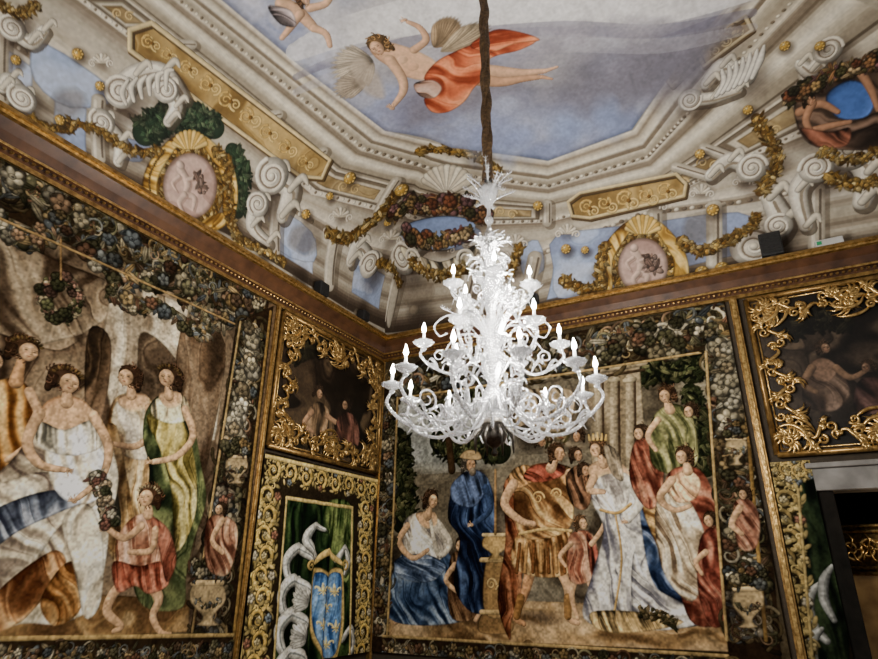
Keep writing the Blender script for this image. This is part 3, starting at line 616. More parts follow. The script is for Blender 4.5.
def urn(x,y,h,c=(172,152,116)):
    T.sha(x,y,h*.8,h,.6); T.D([(x-h*.3,y-h*.5),(x+h*.3,y-h*.5),(x+h*.42,y-h*.1),(x+h*.12,y+h*.3),(x+h*.25,y+h*.5),(x-h*.25,y+h*.5),(x-h*.12,y+h*.3),(x-h*.42,y-h*.1)],c,form=.06,edge=.4,lo=[q*.35 for q in c])
    T.L([(x-h*.34,y-h*.5),(x+h*.34,y-h*.5)],h*.07,[min(255,q*1.2) for q in c]); T.garland([(x-h*.3,y-h*.1),(x,y+h*.05),(x+h*.3,y-h*.1)],h*.06,24,PAL,2); T.garland([(x-h*.4,y-h*.75),(x,y-h*.95),(x+h*.4,y-h*.75)],h*.24,100,PAL,2.8,leaf=.6,big=.15)
urn(207,604,42); urn(236,470,26)
T.D([(206,524),(220,514),(236,526),(234,556),(224,576),(206,566)],(160,120,96),fold=(.5,.06,1),lo=(76,46,35),hi=(216,184,150)); T.L([(222,520),(212,540),(222,552)],[4,3,3],SKN); T.head(220,509,7,f=-1)
T.D([(-200,640),(232,634),(232,760),(-200,800)],(48,38,28),sm=1,edge=.1)
T.L([(-200,642),(232,635)],2.0,(172,148,100),n=1); T.garland([(-150,664),(0,660),(230,652)],12,700,PAL,3.3,leaf=.6,big=.1,curl=.25)
T.finish(.20,1.12,.42)
def posL(w,amp,wave):
    return lambda U,V:(w+amp*np.sin(U*wave+np.sin(V*1.3)*.5)*np.clip((4.6-V)/2,0,1),U,V)
ob=grid_object('tapestry',T,posL(.04,.008,5.0),M_tap,sat=1.02,gain=.72)
tag(ob,'woven tapestry of women in cream and green robes within flower border','tapestry','figured wall tapestries')
# ================================================================= RIGHT TAPESTRY
xR0=.06; xR1=(mapR(739,310)[0]+mapR(772,640)[0])/2
T=Canvas(xR0,xR1,.75,4.55,150,(70,62,48),mapR)
T.D([(380,380),(740,300),(780,660),(370,650)],(98,90,74),sm=1,edge=0,fold=(.8,.5,1),lo=(60,53,43),hi=(128,120,102),form=0)
T.D([(400,395),(470,385),(500,400),(520,440),(470,470),(400,460)],(154,156,148),edge=0,soft=.12,fold=(1.4,.4,1),lo=(118,118,110),hi=(182,184,176))
TR=[(54,60,40),(76,82,54),(100,104,70),(36,40,28),(122,120,84)]
T.garland([(396,440),(400,480),(404,520)],17,460,TR,2.8,under=(30,34,22),leaf=.85); T.garland([(440,440),(462,452),(480,440),(500,452)],15,560,TR,2.8,under=(32,36,24),leaf=.85)
T.L([(452,470),(448,430),(446,400),(460,385)],[4,3,2,1.5],(60,46,32)); T.garland([(425,412),(450,395),(486,392)],10,360,TR,2.6,leaf=.85)
T.garland([(640,372),(665,368),(700,366)],14,520,TR,2.8,under=(38,42,28),leaf=.85); T.garland([(690,390),(700,430),(706,470)],9,330,TR,2.8,under=(34,38,24),leaf=.85)
T.D([(588,376),(640,366),(646,450),(640,480),(592,470)],(132,118,94),sm=1,fold=(0,.3,.2),lo=(94,81,62),hi=(160,146,120))
for x in (598,614,630): T.L([(x,378),(x+1,470)],[4.5,5],(154,140,114),n=1,sh=.4); T.L([(x+5,378),(x+6,470)],[1.2,1.2],(66,52,40),n=1); T.B(x,380,7,3,(176,162,132))
T.L([(584,372),(644,362)],4,(174,158,128),n=1); T.L([(584,380),(644,370)],1.5,(60,48,36),n=1)
T.D([(520,400),(560,392),(588,392),(590,440),(520,450)],(116,104,86),fold=(.4,.2,1),edge=0,soft=.1)
T.D([(510,396),(566,388),(574,410),(560,432),(530,424),(508,430)],(144,128,102),fold=(.4,.09,.8),edge=.2)
T.D([(386,596),(730,608),(732,656),(384,640)],(156,128,90),sm=1,fold=(1.4,.12,1),lo=(92,70,46),hi=(192,166,128),edge=.1,form=0)
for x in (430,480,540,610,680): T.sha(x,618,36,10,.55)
# seated woman in blue
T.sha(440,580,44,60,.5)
T.L([(404,616),(396,622)],[4,3],SKN)
T.D([(408,548),(436,542),(452,558),(462,590),(470,616),(440,625),(396,622),(384,602),(394,572)],(74,92,118),fold=(.6,.09,1.2),lo=(26,36,53),hi=(166,180,192))
T.D([(404,524),(420,512),(440,520),(448,548),(432,564),(406,560)],(204,194,174),fold=(.4,.065,1.1),lo=(110,104,98))
T.D([(396,560),(424,554),(446,566),(430,582),(400,578)],(98,112,134),fold=(1.2,.055,1.1),lo=(44,54,72),hi=(182,192,202))
T.D([(416,514),(434,512),(437,524),(425,528)],SKN,form=.04,edge=.1)
T.L([(408,526),(400,542),(413,558),(428,550)],[4,3.6,3,2.2],SKN); T.L([(440,526),(450,544),(438,554),(430,516)],[4.2,3.6,2.8,2],(216,206,184)); T.L([(430,508),(428,516)],[3,5],SKN); T.head(432,500,10,hair=(72,48,30),f=1)
# crouched
T.D([(450,560),(464,550),(478,562),(484,600),(472,620),(450,614)],(114,86,62),fold=(.3,.065,1.1),lo=(48,34,24),hi=(170,140,104)); T.head(461,545,8.5,f=-1); T.L([(455,565),(446,580),(458,592)],[3.4,2.8,2.4],SKN); T.L([(476,590),(484,604),(476,620)],[3.4,3,2.4],SKN)
# bearded man navy
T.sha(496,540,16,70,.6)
T.D([(454,484),(470,470),(488,478),(496,512),(492,556),(500,606),(472,612),(454,584),(460,540),(448,518)],(40,51,75),fold=(.25,.08,1.2),lo=(12,16,27),hi=(96,115,146))
T.D([(452,484),(472,470),(488,480),(476,506),(454,502)],(76,88,112),fold=(.4,.06,1)); T.L([(486,488),(490,510),(474,524)],[4.2,3.6,2.6],(58,72,98)); T.hand(472,525,2.4,-1,0); T.head(470,464,9.5,hair=(104,92,76),skin=(190,152,116),f=1); T.B(473,472,4,4.4,(128,116,98)); T.D([(460,458),(467,450),(479,452),(481,460)],(168,144,106),edge=.5)
# ornate pedestal with urn
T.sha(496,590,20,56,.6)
T.D([(484,612),(508,612),(512,632),(480,632)],(130,104,70),form=.05,edge=.4); T.D([(487,560),(506,560),(508,612),(485,612)],(150,122,82),form=.06,edge=.4,lo=(60,44,28),hi=(206,180,132))
T.L([(482,560),(510,560)],[2.6,2.6],(196,170,122),n=1); T.L([(482,612),(511,612)],[2.6,2.6],(196,170,122),n=1); T.S(492,584,6,0,1,1.5,1.3,(206,180,128)); T.S(501,590,5,3,-1,1.5,1.2,(206,180,128))
T.D([(486,536),(506,536),(509,546),(500,554),(503,560),(489,560),(492,554),(483,546)],(176,148,100),form=.05,edge=.4,lo=(74,54,32),hi=(222,198,150)); T.L([(484,535),(508,535)],[2,2],(210,186,138),n=1); T.L([(496,470),(496,534)],[1.3,1.5],(144,116,80),n=1)
# soldier stepping and reaching to the queen
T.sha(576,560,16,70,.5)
T.D([(504,486),(520,470),(532,476),(530,516),(524,560),(520,600),(512,620),(510,640),(498,600),(506,540)],(124,76,52),fold=(.25,.075,1.2),lo=(56,30,20),hi=(180,130,96))
T.L([(532,562),(526,590),(516,616),(524,624)],[7.6,5.2,3.6,2.8],(192,148,108)); T.L([(556,560),(568,588),(568,616),(578,623)],[7.6,5.2,3.6,2.8],SKN)
T.L([(521,598),(517,616)],[4.8,4.2],(146,110,68)); T.L([(568,598),(568,616)],[4.8,4.2],(156,120,76))
T.D([(518,534),(544,528),(572,532),(582,560),(562,576),(532,576),(512,564)],(160,122,80),fold=(.1,.045,.4),lo=(80,52,30),hi=(216,186,136))
for i in range(8): T.L([(520+i*7,544),(517+i*8,572)],[1.8,2.2],(178,140,92) if i%2 else (118,80,50),edge=.5)
T.D([(520,474),(542,463),(564,470),(574,502),(566,532),(524,538),(514,506)],(146,110,72),fold=(.9,.08,1),lo=(70,46,28),hi=(216,186,134),form=.12)
T.S(538,498,7,0,1,1.5,1.1,(204,174,118)); T.S(557,494,6,3,-1,1.5,1.1,(204,174,118)); T.L([(520,534),(545,529),(571,531)],1.6,(204,176,120))
T.D([(513,470),(528,465),(536,477),(521,488),(509,484)],(170,132,88),fold=(.3,.05,1)); T.D([(554,466),(570,467),(578,479),(566,486)],(170,132,88),fold=(.3,.05,1))
T.D([(532,466),(558,463),(566,473),(544,482),(524,479)],(134,72,56),fold=(.9,.05,1))
T.L([(570,474),(585,484),(600,488)],[5.6,4.2,3],SKN); T.hand(603,488,3,1,0); T.L([(514,484),(505,504),(520,520),(534,524)],[5.6,4.8,3.8,2.8],SKN)
T.L([(555,461),(551,468)],[3.6,5.6],SKN); T.head(558,453,10,hair=(84,56,34),skin=(198,158,120),f=1); T.garland([(545,444),(552,436),(567,437)],4,70,[(190,168,126),(140,96,70),(208,194,156),(100,92,60)],2.3,leaf=.8)
T.D([(566,476),(582,464),(594,478),(588,508),(572,504)],(116,86,64),fold=(.4,.06,1)); T.head(577,455,8,f=1,skin=(186,148,114)); T.head(585,470,7.5,f=1,skin=(186,148,114)); T.head(541,441,7,hair=(60,44,28),f=1,skin=(170,134,102)); T.head(578,436,7,f=-1,skin=(170,134,102))
# small boy
T.L([(576,576),(572,596),(578,618)],[4.2,3.2,2.4],SKN); T.L([(588,576),(594,596),(592,618)],[4.2,3.2,2.4],SKN)
T.D([(568,540),(582,530),(595,538),(599,566),(589,582),(570,580)],(176,128,102),fold=(.2,.05,1.1),lo=(104,58,44),hi=(218,182,150)); T.D([(587,534),(598,550),(602,590),(592,576)],(126,70,56),fold=(.2,.05,1))
T.L([(592,544),(602,530),(606,516)],[3,2.4,1.8],SKN); T.L([(571,544),(560,556),(566,566)],[3,2.4,1.8],SKN); T.head(582,523,8,hair=(120,86,54),f=1)
# queen leaning towards him
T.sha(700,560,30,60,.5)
T.D([(624,474),(648,480),(664,518),(688,560),(720,602),(704,624),(650,626),(632,600),(628,540)],(54,68,94),fold=(.6,.08,1.3),lo=(18,24,38),hi=(144,156,176))
T.D([(640,500),(652,498),(694,560),(724,606),(706,616),(664,560)],(180,150,102),fold=(.9,.06,1.1),lo=(104,77,48))
T.D([(594,474),(608,462),(626,468),(638,498),(642,530),(652,580),(678,620),(630,630),(584,618),(594,570),(604,530),(592,500)],(212,207,194),fold=(.15,.08,1.2),lo=(106,104,110),hi=(240,237,229))
T.D([(634,552),(650,584),(700,614),(684,628),(636,622)],(206,201,188),fold=(.9,.06,1.2),lo=(110,108,112))
T.D([(596,480),(620,472),(630,496),(618,514),(600,506)],(222,215,198),fold=(.4,.05,1),lo=(144,136,128)); T.L([(601,510),(618,513),(631,504)],1.6,(190,158,100))
T.L([(616,516),(622,560),(614,616)],1.2,(184,154,100)); T.D([(592,612),(640,612),(684,622),(640,632),(600,630)],(184,158,112),fold=(.3,.05,1))
T.D([(588,468),(602,460),(622,464),(630,476),(608,474),(594,480)],SKN,form=.04,edge=.1)
T.L([(594,478),(590,490),(604,492)],[4.6,3.8,2.6],SKN); T.L([(624,478),(640,500),(628,520)],[5.6,5,3.8],(224,217,200)); T.hand(626,522,2.6,-1,0); T.L([(601,457),(604,464)],[3.2,5.2],SKN); T.head(597,449,10,hair=(96,66,40),f=-1)
for i in range(5): T.L([(590+i*4,440),(589+i*4.4,433+abs(i-2))],[1.4,0.8],(200,170,106),n=1)
T.D([(604,446),(618,452),(624,480),(612,474)],(146,132,110),fold=(.1,.05,1))
# attendants
T.D([(634,444),(650,436),(664,454),(660,500),(646,508),(630,480)],(138,86,68),fold=(.2,.06,1.1),lo=(74,38,30),hi=(192,144,116)); T.head(640,433,8.5,f=-1)
T.D([(652,420),(672,404),(692,416),(698,460),(678,474),(652,464)],(106,106,70),fold=(.3,.06,1.1),lo=(48,52,32),hi=(172,166,120)); T.L([(658,420),(648,436),(656,450)],[3.4,2.8,2.2],SKN); T.L([(667,402),(670,410)],[2.8,5],SKN); T.head(666,395,9.5,hair=(86,58,36),f=-1); T.head(690,411,8,f=-1)
T.D([(666,478),(684,466),(704,474),(718,510),(720,560),(730,612),(716,626),(690,620),(674,570),(660,530)],(152,94,74),fold=(.3,.08,1.2),lo=(76,38,30),hi=(202,158,130))
T.D([(656,504),(680,492),(700,520),(708,560),(692,602),(662,568)],(202,186,156),fold=(.45,.07,1.2),lo=(108,91,72),hi=(230,222,202))
T.D([(668,482),(686,470),(700,480),(696,498),(676,502)],(196,156,120),fold=(.4,.05,1)); T.L([(672,480),(660,498),(674,510),(690,506)],[4.4,3.8,3,2.2],SKN); T.L([(686,463),(688,471)],[3,5],SKN); T.head(683,456,10,hair=(84,56,36),f=-1)
T.D([(700,540),(716,528),(726,560),(734,612),(712,627),(698,590)],(126,72,58),fold=(.2,.06,1.1),lo=(72,36,30),hi=(182,134,110)); T.head(710,520,8.5,f=-1); T.L([(706,552),(696,562),(702,574)],[3.2,2.6,2],SKN)
T.garland([(640,612),(660,616),(676,624)],5,80,[(110,96,66),(74,72,50),(170,150,112)],2.4)
T.D([(380,372),(742,298),(742,348),(706,352),(560,374),(396,398),(380,400)],(48,38,28),sm=1,edge=.2)
top=[(384,388),(470,372),(560,354),(650,336),(736,320)]
T.garland(top,17,440,DK,4.6,leaf=.9,curl=.4); T.garland(top,14,380,PAL,3.9,leaf=.8,big=.06,curl=.35)
for x0 in (400,480,560,640): 
    y0=392-(x0-400)*.18; T.garland([(x0,y0-12),(x0+30,y0+4),(x0+62,y0-20)],6,160,PAL,3.4,under=(52,43,30),leaf=.6,big=.08)
T.L([(396,399),(560,375),(706,352)],1.2,(164,140,96),n=1)
T.D([(378,380),(398,398),(394,520),(388,640),(360,640)],(44,36,27),sm=1,edge=.2); T.garland([(390,400),(386,520),(379,640)],8,380,PAL,3.1,leaf=.7,big=.08,curl=.25); T.L([(398,398),(394,520),(388,634)],1.3,(170,146,100),n=1)
T.D([(706,350),(745,300),(764,450),(785,700),(734,700),(727,640)],(44,34,25),sm=1,edge=.2); sd_=[(722,330),(732,420),(744,520),(752,640)]
T.garland(sd_,19,440,DK,4.8,leaf=.9,curl=.4); T.garland(sd_,16,400,PAL,3.9,leaf=.75,big=.08,curl=.35)
T.garland([(724,345),(730,390),(734,430)],8,130,[(222,212,184),(204,192,160),(186,168,134)],4.4,leaf=.45,big=.2)
T.L([(706,352),(716,500),(727,640)],1.5,(172,148,102),n=1); T.L([(738,306),(752,480),(766,640)],1.8,(144,116,70),n=1)
urn(748,608,38); urn(736,452,26); T.D([(734,504),(750,500),(760,520),(756,548),(738,546)],(162,118,96),fold=(.5,.05,1),lo=(76,46,36),hi=(216,180,148)); T.head(744,494,7,f=-1); T.L([(740,508),(732,524),(742,534)],[3.6,3,2.4],SKN)
T.D([(370,636),(736,652),(790,760),(360,760)],(48,38,29),sm=1,edge=.1); T.L([(384,636),(728,656)],2.0,(172,148,102),n=1); T.garland([(384,650),(560,662),(740,672)],9,600,PAL,3.1,big=.1,curl=.25)
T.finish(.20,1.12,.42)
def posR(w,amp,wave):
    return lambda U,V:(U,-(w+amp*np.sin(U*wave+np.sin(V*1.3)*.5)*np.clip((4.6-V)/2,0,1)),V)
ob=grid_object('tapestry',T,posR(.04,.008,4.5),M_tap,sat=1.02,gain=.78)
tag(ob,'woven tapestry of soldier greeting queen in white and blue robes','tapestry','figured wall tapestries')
# ================================================================= gilt strips (trim)
def strip(side,u,v0,v1,w,name,label,d=.06):
    mb=MB()
    def bx(a,b,c0,c1,dep,mat):
        if side=='L': mb.box((0,a,c0),(dep,b,c1),mat)
        else: mb.box((a,-dep,c0),(b,0,c1),mat)
    bx(u-w/2,u+w/2,v0,v1,d,0); bx(u-w*.25,u+w*.25,v0,v1,d+.015,1)
    return struct(mb.obj(name,[M_goldd,M_gold],smooth=False,bevel=.004),label)
strip('L',uL0,0,4.56,.07,'trim_3','vertical gilt moulding beside the tapestry')
strip('R',uRR,0,4.56,.08,'trim_4','vertical gilt moulding beside the tapestry')
strip('L',-.035,0,4.56,.05,'trim_5','narrow gilt corner moulding')
# ================================================================= overdoor paintings
def to3(side):
    return (lambda u,v,w:(w,u,v)) if side=='L' else (lambda u,v,w:(u,-w,v))
def overdoor(side,u0,u1,v0,v1,paintf,label):
    T3=to3(side); cen=T3((u0+u1)/2,v0,0); e=empty('framed_painting',cen); inv=Vector(cen)
    mapf=mapL if side=='L' else mapR
    def par(o,lab=None):
        o.parent=e; o.matrix_parent_inverse=Matrix.Translation(-inv)
        if lab: o['label']=lab
    cv=Canvas(u0,u1,v0,v1,150,(38,30,23),mapf); cv.ax=1.25 if side=='L' else 1; paintf(cv); cv.finish(.16,1.1,.42)
    par(grid_object('canvas',cv,(lambda U,V:(U*0+.045,U,V)) if side=='L' else (lambda U,V:(U,U*0-.045,V)),M_oil,sat=1.0,gain=.75),'dark oil painting of figures and foliage')
    mb=MB(); P=[(u0,v0),(u1,v0),(u1,v1),(u0,v1),(u0,v0)]
    for i in range(4):
        a,b_=P[i],P[i+1]
        mb.tube([T3(a[0],a[1],.06),T3(b_[0],b_[1],.06)],.030,8,mat=0)
        q=.05; cx,cy=(u0+u1)/2,(v0+v1)/2
        s_=lambda p:(p[0]+math.copysign(q,cx-p[0]),p[1]+math.copysign(q,cy-p[1]))
        a2,b2=s_(a),s_(b_); mb.tube([T3(*a2,.055),T3(*b2,.055)],.010,6,mat=1)
    par(mb.obj('frame',[M_goldd,M_gold]),'narrow moulded gilt outer frame')
    mb=MB(); rnd=random.Random(11 if side=='L' else 5); nrm=T3(0,0,1)
    cl=lambda u,v:(min(max(u,u0-.01),u1+.01),min(max(v,v0-.01),v1+.01))
    def cs(pts2,r0,w0=.06):
        sp=spline(pts2,5); n=len(sp); pts=[T3(*cl(p[0],p[1]),w0+.03*math.sin(3.14*i/(n-1))) for i,p in enumerate(sp)]
        mb.tube(pts,[.005,r0,r0*1.2,r0,.005],7,flat=.8,ref=nrm)
    def scr(u,v,r,a0,d,turns=1.2,th=.014):
        n=int(14*turns); pts=[];rr=[]
        for i in range(n+1):
            t=i/n;a=a0+d*t*turns*6.283;q=r*(1-.8*t); pts.append(T3(*cl(u+q*math.cos(a),v+q*math.sin(a)),.07+.02*math.sin(t*3.1))); rr.append(th*(1-.5*t)+.003)
        mb.tube(pts,rr,6)
    def leafs(u,v,a,l,n=5,bend=.8):
        for i in range(n):
            k=(i-(n-1)/2)*.38; ll=l*(1-.3*abs(k)); pts=[]
            for t in (0,.25,.5,.75,1):
                aa=a+k+bend*t*t; pts.append(T3(*cl(u+ll*t*math.cos(aa),v+ll*t*math.sin(aa)),.06+.04*math.sin(t*3.1)))
            mb.tube(pts,[.006,.014,.018,.012,.002],6,flat=.5,ref=nrm)
    W=u1-u0;H=v1-v0
    def edge(a,b,nrm2,n,off0=0):
        L=math.dist(a,b); tx,ty=(b[0]-a[0])/L,(b[1]-a[1])/L
        for i in range(n):
            t0=(i+rnd.uniform(-.15,.15))/n; ln=L/n*rnd.uniform(1.0,1.6); d=1 if i%2 else -1
            off=off0+.02*rnd.random()+(.07 if i%2 else 0); u=a[0]+tx*L*t0+nrm2[0]*off; v=a[1]+ty*L*t0+nrm2[1]*off
            am=.055*rnd.uniform(.7,1.4); bs=math.atan2(ty,tx)
            P=[(u+tx*ln*s-d*nrm2[0]*am*math.sin(s*6.28),v+ty*ln*s-d*nrm2[1]*am*math.sin(s*6.28)) for s in np.linspace(0,1,7)]
            cs(P,.017); scr(P[-1][0]+nrm2[0]*d*.03,P[-1][1]+nrm2[1]*d*.03,.05,bs-d*1.57,d,1.3,.013); scr(P[0][0]-nrm2[0]*d*.03,P[0][1]-nrm2[1]*d*.03,.045,bs+d*1.57,d,1.2,.012)
            m=P[3]; leafs(m[0],m[1],bs+d*rnd.uniform(.3,1.1),rnd.uniform(.10,.18),rnd.choice((3,4,5)),d*rnd.uniform(.5,1.2)); leafs(P[5][0],P[5][1],bs+math.pi-d*.8,rnd.uniform(.08,.13),3,-d); leafs(P[1][0],P[1][1],bs+d*2.0,rnd.uniform(.08,.14),3,d)
    i_=.13; ns=max(3,int(W/.22)); nv=max(3,int(H/.22))
    c=[(u0+i_,v0+i_),(u1-i_,v0+i_),(u1-i_,v1-i_),(u0+i_,v1-i_)]
    edge(c[0],c[1],(0,1),ns); edge(c[1],c[2],(-1,0),nv); edge(c[2],c[3],(0,-1),ns); edge(c[3],c[0],(1,0),nv)
    for cu,cv_,a in ((c[0][0],c[0][1],.78),(c[1][0],c[1][1],2.36),(c[2][0],c[2][1],3.93),(c[3][0],c[3][1],5.5),((u0+u1)/2,v1-i_,-1.57),((u0+u1)/2,v0+i_,1.57)):
        leafs(cu,cv_,a,.22,5,.6); leafs(cu+.08*math.cos(a),cv_+.08*math.sin(a),a-.3,.22,4,-.8); leafs(cu,cv_,a+1.5,.18,4,.9); leafs(cu,cv_,a-1.5,.18,4,-.9)
        P=[(cu+.16*math.cos(a+s),cv_+.16*math.sin(a+s)) for s in np.linspace(-1.3,1.3,7)]; cs(P,.02,.07)
        P=[(cu+.25*math.cos(a+s),cv_+.25*math.sin(a+s)) for s in np.linspace(-.5,.9,7)]; cs(P,.016,.06); scr(P[-1][0],P[-1][1],.05,a+2,1,1.3)
        scr(cu,cv_,.06,a,1,1.5,.02)
    par(mb.obj('carved_scrollwork',[M_gold]),'gilded rocaille leaf and scroll carving')
    tag(e,label,'painting','gilt framed overdoor paintings'); return e
def pL(T):
    T.D([(270,300),(385,345),(378,480),(255,455)],(54,43,33),sm=1,fold=(.6,.4,1.2),lo=(24,19,14),hi=(96,80,60),edge=.3,ew=.2)
    T.garland([(288,352),(310,342),(340,350)],14,320,[(56,54,38),(78,72,50),(40,38,28)],3,leaf=.85)
    T.D([(306,412),(318,402),(330,414),(332,440),(305,438)],(130,106,80),fold=(.4,.06,1)); T.head(318,393,7,f=1,skin=(170,136,106)); T.L([(326,416),(338,424),(346,422)],[3.2,2.6,2],(170,136,106))
    T.D([(336,420),(348,412),(357,424),(357,446),(338,446)],(100,66,54),fold=(.4,.06,1)); T.head(345,405,6.5,f=-1,skin=(170,136,106)); T.L([(311,412),(303,424),(312,432)],[3.6,3,2.2],(170,136,106)); T.garland([(296,440),(330,448),(360,452)],6,120,[(56,50,36),(84,70,48)],2.8)
def pR(T):
    T.D([(740,290),(1000,250),(1000,470),(760,470)],(44,37,31),sm=1,fold=(.6,.5,1.2),lo=(20,17,15),hi=(82,70,58),edge=.3,ew=.2)
    T.garland([(784,330),(806,318),(850,316)],14,320,[(46,44,34),(64,60,45),(34,32,26)],3,leaf=.85)
    T.D([(806,372),(820,358),(838,368),(850,394),(832,412),(804,404)],(80,65,54),fold=(.4,.08,1.2),lo=(36,29,24)); T.D([(810,364),(822,358),(836,366),(832,380),(816,380)],(118,95,78),form=.06,edge=.2,lo=(72,55,44)); T.head(824,348,7,f=1,skin=(126,100,80)); T.L([(812,368),(804,384),(816,392)],[3.8,3.2,2.4],(120,96,76)); T.L([(836,368),(850,378),(864,372)],[3.6,3,2.2],(120,96,76))
    T.D([(856,386),(870,376),(886,388),(884,412),(856,412)],(70,50,45),fold=(.4,.08,1)); T.head(867,367,6.5,f=-1,skin=(120,95,76))
overdoor('L',uL0+.08,-.10,zoL+.03,4.51,pL,'dark figure painting in gilded rocaille frame above curtained door')
overdoor('R',uRR+.13,uRR+1.95,zoR+.04,4.51,pR,'dark figure painting in gilded rocaille frame above marble doorway')
# ================================================================= portieres
def scroll_border(T,a,b,hw,n,col=(206,176,104)):
    P=[np.array(T.map(*p)) for p in (a,b)]; kk=T.k(*a); r=hw*kk
    for i in range(n):
        t=(i+.5)/n; p=P[0]*(1-t)+P[1]*t; d=(P[1]-P[0]); L=np.linalg.norm(d); d=d/L; nn=np.array([-d[1],d[0]]); s_=1 if i%2 else -1
        base=math.atan2(d[1],d[0])
        for k in range(14):
            aa=base+k*.45+random.uniform(-.2,.2); q=r*random.uniform(.8,1.05); T.blob(p[0]+q*math.cos(aa),p[1]+q*math.sin(aa),r*.28,r*.12,aa+1.0*s_,vary((206,184,124),.6,1.05),edge=.45)
        T.spiral(p[0]+nn[0]*s_*r*.08,p[1]+nn[1]*s_*r*.08,r*.82,base+s_*1.57+math.pi,s_,1.5,r*.25,[c*.4 for c in col],edge=.2)
        T.spiral(p[0]+nn[0]*s_*r*.08,p[1]+nn[1]*s_*r*.08,r*.80,base+s_*1.57+math.pi,s_,1.5,r*.17,col,edge=.4,sh=.4)
        for k in range(7):
            aa=base+k*.9; q=r*.62; T.spiral(p[0]+q*math.cos(aa),p[1]+q*math.sin(aa),r*.2,aa,s_,.9,r*.06,vary((218,194,130),.8,1.05),edge=.4)
        q=p-nn*s_*r*.75; T.flower(q[0],q[1],r*.28,random.choice([(214,204,178),(154,112,92),(130,140,146),(200,180,128)])); T.flower(p[0],p[1],r*.22,(214,200,158))
def fleur(T,x,y,h,c=(226,212,158)):
    T.L([(x,y-h*.5),(x,y-h*.1),(x,y+h*.5)],[h*.05,h*.16,h*.07],c,edge=.2); 
    for s_ in (-1,1): T.L([(x+s_*h*.12,y+h*.15),(x+s_*h*.22,y-h*.12),(x+s_*h*.38,y-h*.2),(x+s_*h*.4,y-h*.02)],[h*.08,h*.1,h*.08,h*.05],c,edge=.2); T.L([(x,y+h*.2),(x+s_*h*.2,y+h*.42)],[h*.07,h*.04],c,edge=.2)
    T.L([(x-h*.22,y+h*.14),(x+h*.22,y+h*.14)],[h*.06,h*.06],(208,186,122),n=1)
def portiere_L(T):
    T.img[:]=C3((42,35,26))
    T.D([(284,498),(350,508),(346,700),(268,700)],(30,44,27),sm=1,fold=(0,.08,.5),lo=(9,17,9),hi=(68,86,50),edge=.2)
    T.D([(322,505),(350,508),(346,580),(332,560)],(84,98,58),fold=(0,.05,.3),lo=(24,40,20),hi=(136,148,94))
    W_=(214,212,200)
    # large cream scrolling mantling on one side, small on the other
    for pts,w in (([(310,560),(296,548),(284,560),(286,578),(298,578)],[4,6,6,4,2]),([(306,590),(290,580),(279,594),(282,614),(296,616)],[5,7,7,5,2]),([(304,624),(288,614),(276,630),(280,652),(294,652)],[5,8,8,5,2]),([(304,660),(288,652),(275,668),(280,690),(292,690)],[5,8,8,5,2]),
                  ([(314,556),(304,540),(312,526),(322,530)],[4,5,4,2]),([(334,560),(342,548),(346,562),(342,574)],[3,4,4,2]),([(340,640),(348,628),(351,644),(346,656)],[3,4,4,2])):
        T.L([(x+1.5,y+2) for x,y in pts],[q*1.1 for q in w],(20,24,18),alpha=.6,sh=0); T.L(pts,w,vary(W_,.88,1.02),sh=.45,edge=.5)
        T.L([(x-.8,y-1) for x,y in pts],[q*.25 for q in w],(240,238,228),sh=0,edge=0,alpha=.8); T.L([(x+1.5,y+1) for x,y in pts],[q*.16 for q in w],(112,118,116),sh=0,edge=0,alpha=.8)
    T.feathers(304,604,110,200,7,26,3.4,W_); T.feathers(302,640,110,200,7,26,3.4,W_)
    P=[(309,574),(316,567),(325,572),(334,567),(341,576),(342,620),(337,650),(325,666),(313,648),(308,620)]; T.D(P,(196,170,110),edge=.5,form=.05)
    P=[(312,579),(318,572),(325,577),(333,572),(338,580),(339,620),(334,646),(325,659),(315,644),(311,620)]; T.D(P,(100,136,178),edge=.35,form=.07,lo=(48,76,118),hi=(156,184,210),fold=(0,.07,.6))
    for x,y in ((319,589),(332,590),(325,607),(319,624),(332,626),(325,643)): fleur(T,x,y,12)
    T.L([(314,563),(325,552),(338,564)],[2,4,2],(206,180,118)); T.S(307,566,6,0,1,1.5,1.6,(202,174,110)); T.S(343,566,6,3,-1,1.5,1.6,(202,174,110))
    scroll_border(T,(262,468),(376,492),13,8)
    scroll_border(T,(267,486),(249,700),17,10); scroll_border(T,(364,500),(358,700),13,11)
    for P in ([(257,455),(378,482)],[(284,498),(350,508)],[(284,498),(268,700)],[(350,508),(346,700)],[(253,470),(234,700)]): T.L(P,1.8,(204,182,122),n=1)
pl0=uL0+.05; z1=zoL-.04
T=Canvas(pl0,-.08,.75,z1,175,(40,34,26),mapL); portiere_L(T); T.finish(.2,1.1,.42)
ob=grid_object('door_curtain',T,lambda U,V:(.07+.03*np.sin(U*22)*np.clip((z1-V)/1.0,0,1)*np.exp(-((U-(pl0-.08)/2)/.5)**4),U,V),M_tap,sat=1.05,gain=.9)
tag(ob,'green door curtain with gold scroll border and blue winged shield','curtain','embroidered door curtains')
